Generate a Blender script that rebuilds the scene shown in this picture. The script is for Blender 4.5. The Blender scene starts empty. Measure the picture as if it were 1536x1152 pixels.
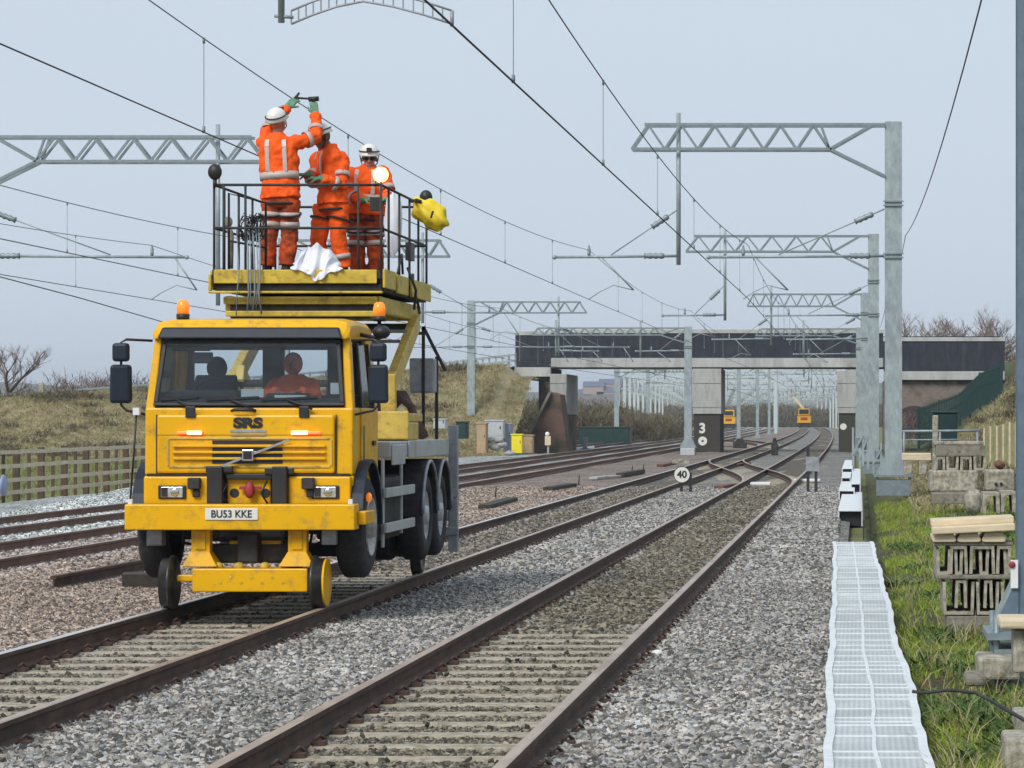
import bpy, bmesh, math, random
import numpy as np
from mathutils import Vector, Matrix
random.seed(7); np.random.seed(7)
S = bpy.context.scene
COL = S.collection
R = math.radians
# ------------------------------------------------------------------ camera
F = 4400.0; VX = 1290.0; VY = 628.0; CZ = 1.82      # pixels of focal length, vanishing point, eye height above rail top
def W(x, y, Y): return Vector(((x-VX)*Y/F, Y, CZ-(y-VY)*Y/F))
cam = bpy.data.cameras.new('camera'); camo = bpy.data.objects.new('camera', cam); COL.objects.link(camo)
camo.location = (0, 0, CZ); camo.rotation_euler = (R(90), 0, 0)
cam.sensor_width = 36; cam.lens = 36*F/1536
cam.shift_x = -(VX-768)/1536; cam.shift_y = (VY-576)/1536
cam.clip_start = 1; cam.clip_end = 9000
S.camera = camo
S.render.resolution_x = 1024; S.render.resolution_y = 768
# ------------------------------------------------------------------ world: overcast sky
SUN_EL, SUN_AZ = 42, 205       # azimuth measured clockwise from +Y: behind the camera, a little left
w = bpy.data.worlds.new('World'); S.world = w; w.use_nodes = True
nt = w.node_tree; nt.nodes.clear()
sky = nt.nodes.new('ShaderNodeTexSky'); sky.sky_type = 'NISHITA'; sky.sun_disc = False
sky.sun_elevation = R(SUN_EL); sky.sun_rotation = R(SUN_AZ); sky.air_density = 1; sky.dust_density = 2
b1 = nt.nodes.new('ShaderNodeBackground'); b1.inputs[1].default_value = 0.06
nt.links.new(sky.outputs[0], b1.inputs[0])
tc = nt.nodes.new('ShaderNodeTexCoord'); mp = nt.nodes.new('ShaderNodeMapping'); mp.inputs['Scale'].default_value = (1, 1, 5)
no = nt.nodes.new('ShaderNodeTexNoise'); no.inputs['Scale'].default_value = 2.2; no.inputs['Detail'].default_value = 5
nt.links.new(tc.outputs['Generated'], mp.inputs[0]); nt.links.new(mp.outputs[0], no.inputs[0])
cr = nt.nodes.new('ShaderNodeValToRGB')
cr.color_ramp.elements[0].position = .3; cr.color_ramp.elements[0].color = (.575, .655, .76, 1)
cr.color_ramp.elements[1].position = .72; cr.color_ramp.elements[1].color = (.60, .68, .78, 1)
nt.links.new(no.outputs[0], cr.inputs[0])
b2 = nt.nodes.new('ShaderNodeBackground'); b2.inputs[1].default_value = 0.84
nt.links.new(cr.outputs[0], b2.inputs[0])
mx = nt.nodes.new('ShaderNodeMixShader'); mx.inputs[0].default_value = .9
nt.links.new(b1.outputs[0], mx.inputs[1]); nt.links.new(b2.outputs[0], mx.inputs[2])
wo = nt.nodes.new('ShaderNodeOutputWorld'); nt.links.new(mx.outputs[0], wo.inputs[0])
sl = bpy.data.lights.new('sun', 'SUN'); sl.energy = 2.0; sl.angle = R(24); sl.color = (1, .95, .88)
so = bpy.data.objects.new('sun', sl); COL.objects.link(so)
az, el = R(SUN_AZ), R(SUN_EL)
sd = Vector((math.sin(az)*math.cos(el), math.cos(az)*math.cos(el), math.sin(el)))
so.rotation_euler = sd.to_track_quat('Z', 'Y').to_euler(); so.location = (0, -20, 40)
S.view_settings.view_transform = 'Standard'; S.view_settings.look = 'None'
S.view_settings.exposure = 0.42; S.view_settings.gamma = 1; S.view_settings.use_curve_mapping = False
# ------------------------------------------------------------------ materials
M = {}
def mat(name, col, rough=.6, metal=0, var=.18, scale=6, bump=0, bscale=40, dirt=None, dpos=.6, dscale=3, coat=0, emit=None, estr=0, alpha=1, spec=.5, stretch=(1,1,1)):
    m = bpy.data.materials.new(name); m.use_nodes = True; n = m.node_tree; N = n.nodes; Lk = n.links.new
    P = N['Principled BSDF']
    t = N.new('ShaderNodeTexCoord'); mpn = N.new('ShaderNodeMapping'); mpn.inputs['Scale'].default_value = stretch
    Lk(t.outputs['Object'], mpn.inputs[0])
    a = N.new('ShaderNodeTexNoise'); a.inputs['Scale'].default_value = scale; a.inputs['Detail'].default_value = 6; a.inputs['Roughness'].default_value = .65
    Lk(mpn.outputs[0], a.inputs[0])
    r = N.new('ShaderNodeValToRGB'); r.color_ramp.elements[0].position = .3; r.color_ramp.elements[1].position = .7
    r.color_ramp.elements[0].color = tuple(max(0, c*(1-var)) for c in col)+(1,)
    r.color_ramp.elements[1].color = tuple(min(1, c*(1+var)) for c in col)+(1,)
    Lk(a.outputs[0], r.inputs[0]); out = r.outputs[0]
    if dirt:
        d = N.new('ShaderNodeTexNoise'); d.inputs['Scale'].default_value = dscale; d.inputs['Detail'].default_value = 8; d.inputs['Roughness'].default_value = .7
        Lk(mpn.outputs[0], d.inputs[0])
        q = N.new('ShaderNodeMapRange'); q.inputs[1].default_value = dpos-.08; q.inputs[2].default_value = dpos+.12
        Lk(d.outputs[0], q.inputs[0])
        mi = N.new('ShaderNodeMix'); mi.data_type = 'RGBA'; Lk(q.outputs[0], mi.inputs[0]); Lk(out, mi.inputs[6]); mi.inputs[7].default_value = tuple(dirt)+(1,)
        out = mi.outputs[2]
    Lk(out, P.inputs['Base Color'])
    P.inputs['Roughness'].default_value = rough; P.inputs['Metallic'].default_value = metal
    P.inputs['Coat Weight'].default_value = coat; P.inputs['Specular IOR Level'].default_value = spec
    if bump:
        bn = N.new('ShaderNodeTexNoise'); bn.inputs['Scale'].default_value = bscale; bn.inputs['Detail'].default_value = 5; Lk(mpn.outputs[0], bn.inputs[0])
        bu = N.new('ShaderNodeBump'); bu.inputs['Strength'].default_value = bump; bu.inputs['Distance'].default_value = .02
        Lk(bn.outputs[0], bu.inputs['Height']); Lk(bu.outputs[0], P.inputs['Normal'])
    if emit:
        P.inputs['Emission Color'].default_value = tuple(emit)+(1,); P.inputs['Emission Strength'].default_value = estr
    M[name] = m; return m
mat('yellow_paint', (.80, .43, .004), .38, coat=.12, spec=.22, var=.06, scale=2, dirt=(.42, .26, .05), dpos=.60, dscale=7, bump=.05, bscale=3)
mat('cream_yellow', (.62, .44, .09), .5, var=.2, scale=5, dirt=(.20, .13, .05), dpos=.6, dscale=9)
mat('tray_yellow', (.58, .42, .045), .55, var=.25, scale=7, dirt=(.10, .07, .03), dpos=.62, dscale=8)
mat('black', (.018, .018, .02), .5, var=.3)
mat('visor_dark', (.014, .022, .036), .5, var=.2, spec=.3)
mat('rubber', (.03, .03, .032), .85, var=.4, scale=12, bump=.3)
mat('chassis', (.03, .03, .032), .7, var=.5, scale=9, dirt=(.09, .07, .05), dpos=.62)
mat('galv', (.33, .39, .40), .5, metal=.25, var=.22, scale=9, dirt=(.24, .28, .31), dpos=.55, dscale=4, stretch=(1,1,.4))
mat('galv_dark', (.22, .27, .29), .5, metal=.3, var=.2, scale=9)
mat('steel_grey', (.33, .35, .37), .5, metal=.3, var=.25, scale=9, dirt=(.15, .12, .09), dpos=.62)
mat('white_part', (.72, .74, .74), .5, var=.06)
mat('white_sheet', (.72, .74, .80), .8, var=.06)
mat('rail_head', (.42, .33, .26), .42, metal=.25, var=.25, scale=5, dirt=(.22, .13, .08), dpos=.58, stretch=(1,.2,1))
mat('rail_rust', (.095, .054, .038), .85, var=.45, scale=10, dirt=(.045, .032, .026), dpos=.55, stretch=(1,.4,1))
mat('rust', (.17, .075, .05), .85, var=.3, scale=9, bump=.3, dirt=(.08, .04, .03))
mat('wheel_steel', (.07, .068, .065), .35, metal=.5, var=.4, scale=7, dirt=(.03,.025,.02), dpos=.5)
mat('guard_grey', (.46, .48, .48), .5, var=.12, scale=6, dirt=(.26,.24,.20), dpos=.6)
mat('rim_grey', (.50, .52, .53), .4, metal=.2, var=.15, scale=10, dirt=(.18,.16,.13), dpos=.55)
mat('fence_pale', (.60, .51, .36), .85, var=.25, scale=8)
mat('moss_wood', (.27, .27, .13), .9, var=.25, scale=6)
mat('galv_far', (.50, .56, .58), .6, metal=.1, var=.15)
mat('lamp_bloom_glow', (1, .6, .25), .3, emit=(1, .42, .12), estr=2.2)
mat('sleeper', (.39, .345, .265), .9, var=.22, scale=7, bump=.4, bscale=30, dirt=(.17, .145, .10), dpos=.54, dscale=10)
mat('galv_shaded', (.13, .18, .23), .5, metal=.2, var=.2, scale=6)  # darker, bluer copy of galv: the nearest mast's shade put into its colour
mat('rail_rust_red', (.19, .105, .075), .85, var=.35, scale=6, dirt=(.10, .055, .04), dpos=.55)
mat('concrete', (.44, .41, .34), .9, var=.3, scale=6, bump=.4, dirt=(.17, .16, .11), dpos=.50, dscale=9)
mat('concrete_dark', (.24, .22, .18), .9, var=.35, scale=6, bump=.4, dirt=(.10, .09, .07), dpos=.56, dscale=7)
mat('bridge_conc', (.44, .45, .44), .85, var=.16, scale=.8, dirt=(.27, .27, .25), dpos=.56, dscale=.9, stretch=(1,1,.3))
mat('bridge_dark', (.020, .026, .042), .8, var=.35, scale=3, dirt=(.05,.055,.065), dpos=.58, dscale=2, stretch=(1,1,.3))
mat('pier_clad', (.41, .42, .40), .8, var=.10, scale=.6, dirt=(.28, .29, .27), dpos=.56, stretch=(1,1,.25))
mat('pale_wood', (.62, .52, .36), .8, var=.2, scale=12, bump=.2, stretch=(.2,1,1))
mat('fence_wood', (.35, .27, .17), .85, var=.3, scale=8)
mat('fence_post_wood', (.095, .06, .04), .85, var=.35, scale=8)
mat('dark_timber', (.05, .042, .035), .9, var=.4, scale=9, bump=.4)
mat('hivis', (1.0, .115, .012), .7, var=.13, scale=9, spec=.2)
mat('hivis_dirty', (.62, .085, .018), .8, var=.35, scale=9, dirt=(.12, .045, .025), dpos=.5, dscale=5, spec=.2)
mat('reflective', (.50, .42, .38), .4, var=.12, scale=30)
mat('skin', (.42, .20, .13), .55, var=.12, scale=20)
mat('skin_dark', (.16, .075, .05), .55, var=.15, scale=20)
mat('helmet_white', (.75, .74, .68), .35, var=.06)
mat('glove_green', (.12, .26, .16), .8, var=.3, scale=25)
mat('boot', (.05, .035, .025), .8)
mat('strap', (.03, .03, .035), .8)
mat('bag_yellow', (.80, .60, .02), .6, var=.15, scale=12)
mat('amber', (.85, .28, .03), .2, emit=(1, .25, .02), estr=.35)
mat('led_orange', (.9, .25, .1), .3, emit=(1, .10, .02), estr=1.6)
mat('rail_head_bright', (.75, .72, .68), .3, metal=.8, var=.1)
mat('led_core', (1, .7, .6), .3, emit=(1, .42, .26), estr=2.6)
mat('work_lamp_glow', (1, .9, .7), .3, emit=(1, .80, .5), estr=22)
mat('lens', (.55, .57, .58), .12, metal=.5, var=.35, scale=30)
mat('chrome', (.6, .6, .6), .2, metal=1, var=.1)
mat('plate_white', (.72, .72, .66), .5, var=.05)
mat('ink', (.015, .015, .02), .6)
mat('ink_grey', (.22, .20, .14), .6)
mat('red_part', (.30, .03, .04), .6)
mat('grey_seat', (.035, .045, .06), .9, var=.2)
mat('cab_inner', (.035, .04, .045), .9, var=.2)
mat('cab_wall', (.10,.13,.17), .9, var=.1)
mat('paper', (.7, .75, .78), .8, var=.05)
mat('walk_edge', (.66, .70, .715), .6, var=.1, scale=5, dirt=(.42,.43,.41), dpos=.66, dscale=4)
mat('green_paint', (.004, .035, .032), .6, var=.3, scale=2)
mat('green_fence', (.004, .040, .036), .6, var=.2)
mat('bin_yellow', (.85, .72, .02), .5, var=.06)
mat('cab_grey', (.45, .48, .50), .5, var=.08)
mat('tan_box', (.42, .30, .18), .8, var=.15)
mat('blue_grey_box', (.27, .33, .48), .6, var=.1)
mat('hill_green', (.10, .12, .09), .95, var=.4, scale=.02, dirt=(.16, .13, .11), dpos=.52, dscale=.012)
mat('twig', (.19, .145, .125), .9, var=.3, scale=1)
mat('twig_purple', (.15, .11, .10), .9, var=.35, scale=.6)
mat('bark', (.07, .055, .045), .9, var=.3, scale=4)
mat('bush', (.10, .095, .055), .95, var=.4, scale=.8)
mat('house_wall', (.35, .28, .25), .9, var=.1)
mat('house_roof', (.12, .14, .20), .9, var=.2)
mat('orange_cloth', (1, .15, .03), .7, var=.15)
mat('faded_red', (.80, .22, .18), .7, var=.15)
mat('hose', (.10, .06, .045), .8, var=.4)
def glass_mat(name, tint=(.75, .85, .9), mixf=.12):
    m = bpy.data.materials.new(name); m.use_nodes = True; n = m.node_tree; N = n.nodes; N.clear()
    t = N.new('ShaderNodeBsdfTransparent'); t.inputs[0].default_value = tint+(1,)
    g = N.new('ShaderNodeBsdfGlossy'); g.inputs['Roughness'].default_value = .05
    fr = N.new('ShaderNodeFresnel'); fr.inputs[0].default_value = 1.5
    ns = N.new('ShaderNodeTexNoise'); ns.inputs['Scale'].default_value = 3
    ad = N.new('ShaderNodeMath'); ad.operation = 'MULTIPLY_ADD'; ad.inputs[1].default_value = .04; n.links.new(ns.outputs[0], ad.inputs[0]); n.links.new(fr.outputs[0], ad.inputs[2])
    a2 = N.new('ShaderNodeMath'); a2.operation = 'ADD'; a2.inputs[1].default_value = mixf; n.links.new(ad.outputs[0], a2.inputs[0])
    x = N.new('ShaderNodeMixShader'); n.links.new(a2.outputs[0], x.inputs[0]); n.links.new(t.outputs[0], x.inputs[1]); n.links.new(g.outputs[0], x.inputs[2])
    o = N.new('ShaderNodeOutputMaterial'); n.links.new(x.outputs[0], o.inputs[0]); M[name] = m
glass_mat('glass', (.84,.89,.91), -.02)
def zone_mat(name, zones, base, spread=.5, stone=False, vscale=26, rough=.9, bump=1.0):
    """gravel: colour chosen by lateral distance from the (curving) tracks, broken up stone by stone"""
    m = bpy.data.materials.new(name); m.use_nodes = True; n = m.node_tree; N = n.nodes; Lk = n.links.new; P = N['Principled BSDF']
    g = N.new('ShaderNodeNewGeometry'); sp = N.new('ShaderNodeSeparateXYZ'); Lk(g.outputs['Position'], sp.inputs[0])
    def mth(op, a, b=None, c=None):
        q = N.new('ShaderNodeMath'); q.operation = op
        for i, v in enumerate((a, b, c)):
            if v is None: continue
            if isinstance(v, (int, float)): q.inputs[i].default_value = v
            else: Lk(v, q.inputs[i])
        return q.outputs[0]
    y = mth('MAXIMUM', mth('SUBTRACT', sp.outputs[1], 100), 0)
    x = mth('ADD', sp.outputs[0], mth('MULTIPLY', mth('MULTIPLY', y, y), 2.3e-5))
    nn = N.new('ShaderNodeTexNoise'); nn.inputs['Scale'].default_value = 1.1; nn.inputs['Detail'].default_value = 4; Lk(g.outputs['Position'], nn.inputs[0])
    x = mth('ADD', x, mth('MULTIPLY', mth('SUBTRACT', nn.outputs[0], .5), spread*2))
    cur = None
    def rgb(c):
        q = N.new('ShaderNodeRGB'); q.outputs[0].default_value = tuple(c)+(1,); return q.outputs[0]
    cur = rgb(base)
    for (x0, x1, c) in zones:
        d = mth('ABSOLUTE', mth('SUBTRACT', x, (x0+x1)/2)); h = (x1-x0)/2
        mr = N.new('ShaderNodeMapRange'); mr.inputs[1].default_value = h+.15; mr.inputs[2].default_value = h-.15; Lk(d, mr.inputs[0])
        mi = N.new('ShaderNodeMix'); mi.data_type = 'RGBA'; Lk(mr.outputs[0], mi.inputs[0]); Lk(cur, mi.inputs[6]); mi.inputs[7].default_value = tuple(c)+(1,); cur = mi.outputs[2]
    if stone:
        oi = N.new('ShaderNodeObjectInfo'); rnd = oi.outputs['Random']
    else:
        v = N.new('ShaderNodeTexVoronoi'); v.inputs['Scale'].default_value = vscale; Lk(g.outputs['Position'], v.inputs[0])
        sc = N.new('ShaderNodeSeparateColor'); Lk(v.outputs['Color'], sc.inputs[0]); rnd = sc.outputs[0]
        bu = N.new('ShaderNodeBump'); bu.inputs['Strength'].default_value = bump; bu.inputs['Distance'].default_value = .05; bu.invert = True
        Lk(v.outputs['Distance'], bu.inputs['Height']); Lk(bu.outputs[0], P.inputs['Normal'])
    k = N.new('ShaderNodeMapRange'); k.inputs[3].default_value = .20; k.inputs[4].default_value = 1.7; Lk(mth('POWER', rnd, 1.5), k.inputs[0])
    vm = N.new('ShaderNodeMix'); vm.data_type = 'RGBA'; vm.blend_type = 'MULTIPLY'; vm.inputs[0].default_value = 1; Lk(cur, vm.inputs[6])
    hs = mth('FRACT', mth('MULTIPLY', rnd, 37.7)); cc = N.new('ShaderNodeCombineColor')
    for i, am in enumerate((.18, .03, -.15)): Lk(mth('MULTIPLY', k.outputs[0], mth('ADD', mth('MULTIPLY', mth('SUBTRACT', hs, .5), am), 1)), cc.inputs[i])
    Lk(cc.outputs[0], vm.inputs[7])
    # larger stains
    st = N.new('ShaderNodeTexNoise'); st.inputs['Scale'].default_value = .35; st.inputs['Detail'].default_value = 5; Lk(g.outputs['Position'], st.inputs[0])
    s2 = N.new('ShaderNodeMapRange'); s2.inputs[1].default_value = .3; s2.inputs[2].default_value = .7; s2.inputs[3].default_value = .8; s2.inputs[4].default_value = 1.2; Lk(st.outputs[0], s2.inputs[0])
    c2 = N.new('ShaderNodeCombineColor'); [Lk(s2.outputs[0], c2.inputs[i]) for i in range(3)]
    v2 = N.new('ShaderNodeMix'); v2.data_type = 'RGBA'; v2.blend_type = 'MULTIPLY'; v2.inputs[0].default_value = 1; Lk(vm.outputs[2], v2.inputs[6]); Lk(c2.outputs[0], v2.inputs[7])
    Lk(v2.outputs[2], P.inputs['Base Color']); P.inputs['Roughness'].default_value = rough; P.inputs['Specular IOR Level'].default_value = .3
    M[name] = m
Z = [(-10.9, -6.7, (.325, .265, .225)), (-6.55, -5.3, (.20, .18, .15)), (-3.3, -2.0, (.185, .168, .13)), (-30, -13.0, (.50, .53, .52)), (-13.0, -10.9, (.38, .34, .31))]
zone_mat('ballast', Z, (.31, .30, .28))
zone_mat('ballast_stone', Z, (.315, .305, .285), stone=True)
def grass_ground(name, c1, c2, c3, s1=.5, s2=6):
    m = bpy.data.materials.new(name); m.use_nodes = True; n = m.node_tree; N = n.nodes; Lk = n.links.new; P = N['Principled BSDF']
    g = N.new('ShaderNodeNewGeometry')
    a = N.new('ShaderNodeTexNoise'); a.inputs['Scale'].default_value = s1; a.inputs['Detail'].default_value = 8; a.inputs['Roughness'].default_value = .7; Lk(g.outputs['Position'], a.inputs[0])
    r = N.new('ShaderNodeValToRGB'); e = r.color_ramp.elements; e[0].position = .35; e[0].color = c1+(1,); e[1].position = .65; e[1].color = c3+(1,); k = e.new(.5); k.color = c2+(1,)
    Lk(a.outputs[0], r.inputs[0]); Lk(r.outputs[0], P.inputs['Base Color']); P.inputs['Roughness'].default_value = .95
    b = N.new('ShaderNodeTexNoise'); b.inputs['Scale'].default_value = s2; b.inputs['Detail'].default_value = 6; Lk(g.outputs['Position'], b.inputs[0])
    u = N.new('ShaderNodeBump'); u.inputs['Strength'].default_value = 1; u.inputs['Distance'].default_value = .3; Lk(b.outputs[0], u.inputs['Height']); Lk(u.outputs[0], P.inputs['Normal'])
    M[name] = m
grass_ground('field', (.11, .13, .05), (.17, .19, .06), (.22, .20, .10), .3, 3)
grass_ground('embank', (.27, .22, .12), (.33, .28, .16), (.22, .22, .10), .45, 2.5)
grass_ground('embank_green', (.11, .09, .035), (.15, .13, .045), (.20, .16, .08), .8, 2.5)
grass_ground('bank_soil', (.09, .075, .045), (.12, .13, .045), (.11, .16, .04), 1.2, 14)
def blade_mat(name, cols, scale=1.2):
    m = bpy.data.materials.new(name); m.use_nodes = True; n = m.node_tree; N = n.nodes; Lk = n.links.new; P = N['Principled BSDF']
    g = N.new('ShaderNodeNewGeometry'); a = N.new('ShaderNodeTexNoise'); a.inputs['Scale'].default_value = scale; a.inputs['Detail'].default_value = 3; Lk(g.outputs['Position'], a.inputs[0])
    ad = N.new('ShaderNodeMath'); ad.operation = 'MULTIPLY_ADD'; ad.inputs[1].default_value = .3; Lk(g.outputs['Random Per Island'], ad.inputs[0]); Lk(a.outputs[0], ad.inputs[2])
    r = N.new('ShaderNodeValToRGB'); e = r.color_ramp.elements; e[0].position = .46; e[0].color = cols[0]+(1,); e[1].position = .82; e[1].color = cols[-1]+(1,)
    for i, c in enumerate(cols[1:-1]):
        k = e.new(.46+.36*(i+1)/(len(cols)-1)); k.color = c+(1,)
    Lk(ad.outputs[0], r.inputs[0]); Lk(r.outputs[0], P.inputs['Base Color']); P.inputs['Roughness'].default_value = .8
    P.inputs['Specular IOR Level'].default_value = .2
    M[name] = m
blade_mat('grass_blade', [(.24, .19, .09), (.16, .18, .05), (.24, .36, .04), (.36, .50, .05), (.17, .25, .04), (.30, .28, .11)], 1.6)
blade_mat('dry_blade', [(.26, .20, .11), (.38, .31, .18), (.25, .26, .12), (.42, .36, .21)], .6)
blade_mat('bush_blade', [(.13, .09, .07), (.17, .15, .09), (.09, .10, .05), (.22, .16, .13)], .3)
blade_mat('meadow_blade', [(.17,.16,.07), (.17,.21,.07), (.22,.25,.09), (.28,.25,.13)], .8)
blade_mat('weed_leaf', [(.05, .10, .03), (.09, .15, .04), (.07, .12, .05), (.14, .20, .06)], 2)
def brick_mat(name, c1, c2, mortar, sc=1.0):
    m = bpy.data.materials.new(name); m.use_nodes = True; n = m.node_tree; N = n.nodes; Lk = n.links.new; P = N['Principled BSDF']
    t = N.new('ShaderNodeTexCoord'); mp_ = N.new('ShaderNodeMapping'); mp_.inputs['Rotation'].default_value = (R(90), 0, 0); Lk(t.outputs['Object'], mp_.inputs[0])
    b = N.new('ShaderNodeTexBrick'); b.inputs['Scale'].default_value = sc; b.inputs['Color1'].default_value = c1+(1,); b.inputs['Color2'].default_value = c2+(1,); b.inputs['Mortar'].default_value = mortar+(1,)
    b.inputs['Brick Width'].default_value = .23; b.inputs['Row Height'].default_value = .075; b.inputs['Mortar Size'].default_value = .01
    Lk(mp_.outputs[0], b.inputs[0]); ns = N.new('ShaderNodeTexNoise'); ns.inputs['Scale'].default_value = .9; ns.inputs['Detail'].default_value = 8; Lk(t.outputs['Object'], ns.inputs[0])
    mr = N.new('ShaderNodeMapRange'); mr.inputs[1].default_value = .45; mr.inputs[2].default_value = .65; Lk(ns.outputs[0], mr.inputs[0])
    mi = N.new('ShaderNodeMix'); mi.data_type = 'RGBA'; Lk(mr.outputs[0], mi.inputs[0]); Lk(b.outputs[0], mi.inputs[6]); mi.inputs[7].default_value = (.05, .055, .035, 1)
    Lk(mi.outputs[2], P.inputs['Base Color']); P.inputs['Roughness'].default_value = .9; M[name] = m
brick_mat('brick_dark', (.035, .032, .032), (.05, .042, .04), (.07, .065, .06))
brick_mat('brick_red', (.19, .10, .065), (.14, .08, .06), (.12, .11, .09))
brick_mat('brick_brown', (.26, .20, .17), (.19, .15, .13), (.14, .13, .12))
def mesh_mat(name):
    """white moulded walkway with fine cross ribs and holes"""
    m = bpy.data.materials.new(name); m.use_nodes = True; n = m.node_tree; N = n.nodes; Lk = n.links.new; P = N['Principled BSDF']
    t = N.new('ShaderNodeTexCoord')
    wv = N.new('ShaderNodeTexWave'); wv.wave_type = 'BANDS'; wv.bands_direction = 'Y'; wv.inputs['Scale'].default_value = 5.2; wv.inputs['Distortion'].default_value = .2; Lk(t.outputs['Object'], wv.inputs[0])
    wx = N.new('ShaderNodeTexWave'); wx.wave_type = 'BANDS'; wx.bands_direction = 'X'; wx.inputs['Scale'].default_value = 9; Lk(t.outputs['Object'], wx.inputs[0])
    mu = N.new('ShaderNodeMath'); mu.operation = 'MULTIPLY'; Lk(wv.outputs[0], mu.inputs[0]); Lk(wx.outputs[0], mu.inputs[1])
    r = N.new('ShaderNodeValToRGB'); r.color_ramp.elements[0].position = .1; r.color_ramp.elements[0].color = (.42, .455, .46, 1); r.color_ramp.elements[1].position = .6; r.color_ramp.elements[1].color = (.54, .58, .59, 1)
    Lk(mu.outputs[0], r.inputs[0]); 
    ns = N.new('ShaderNodeTexNoise'); ns.inputs['Scale'].default_value = 2.5; ns.inputs['Detail'].default_value = 6; Lk(t.outputs['Object'], ns.inputs[0])
    mr = N.new('ShaderNodeMapRange'); mr.inputs[1].default_value = .35; mr.inputs[2].default_value = .7; mr.inputs[3].default_value = .85; mr.inputs[4].default_value = 1.1; Lk(ns.outputs[0], mr.inputs[0])
    cc = N.new('ShaderNodeCombineColor'); [Lk(mr.outputs[0], cc.inputs[i]) for i in range(3)]
    mi = N.new('ShaderNodeMix'); mi.data_type = 'RGBA'; mi.blend_type = 'MULTIPLY'; mi.inputs[0].default_value = 1; Lk(r.outputs[0], mi.inputs[6]); Lk(cc.outputs[0], mi.inputs[7])
    Lk(mi.outputs[2], P.inputs['Base Color']); P.inputs['Roughness'].default_value = .6
    bu = N.new('ShaderNodeBump'); bu.inputs['Strength'].default_value = .6; bu.inputs['Distance'].default_value = .01; Lk(mu.outputs[0], bu.inputs['Height']); Lk(bu.outputs[0], P.inputs['Normal'])
    M[name] = m
mesh_mat('walk_mesh')
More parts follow.
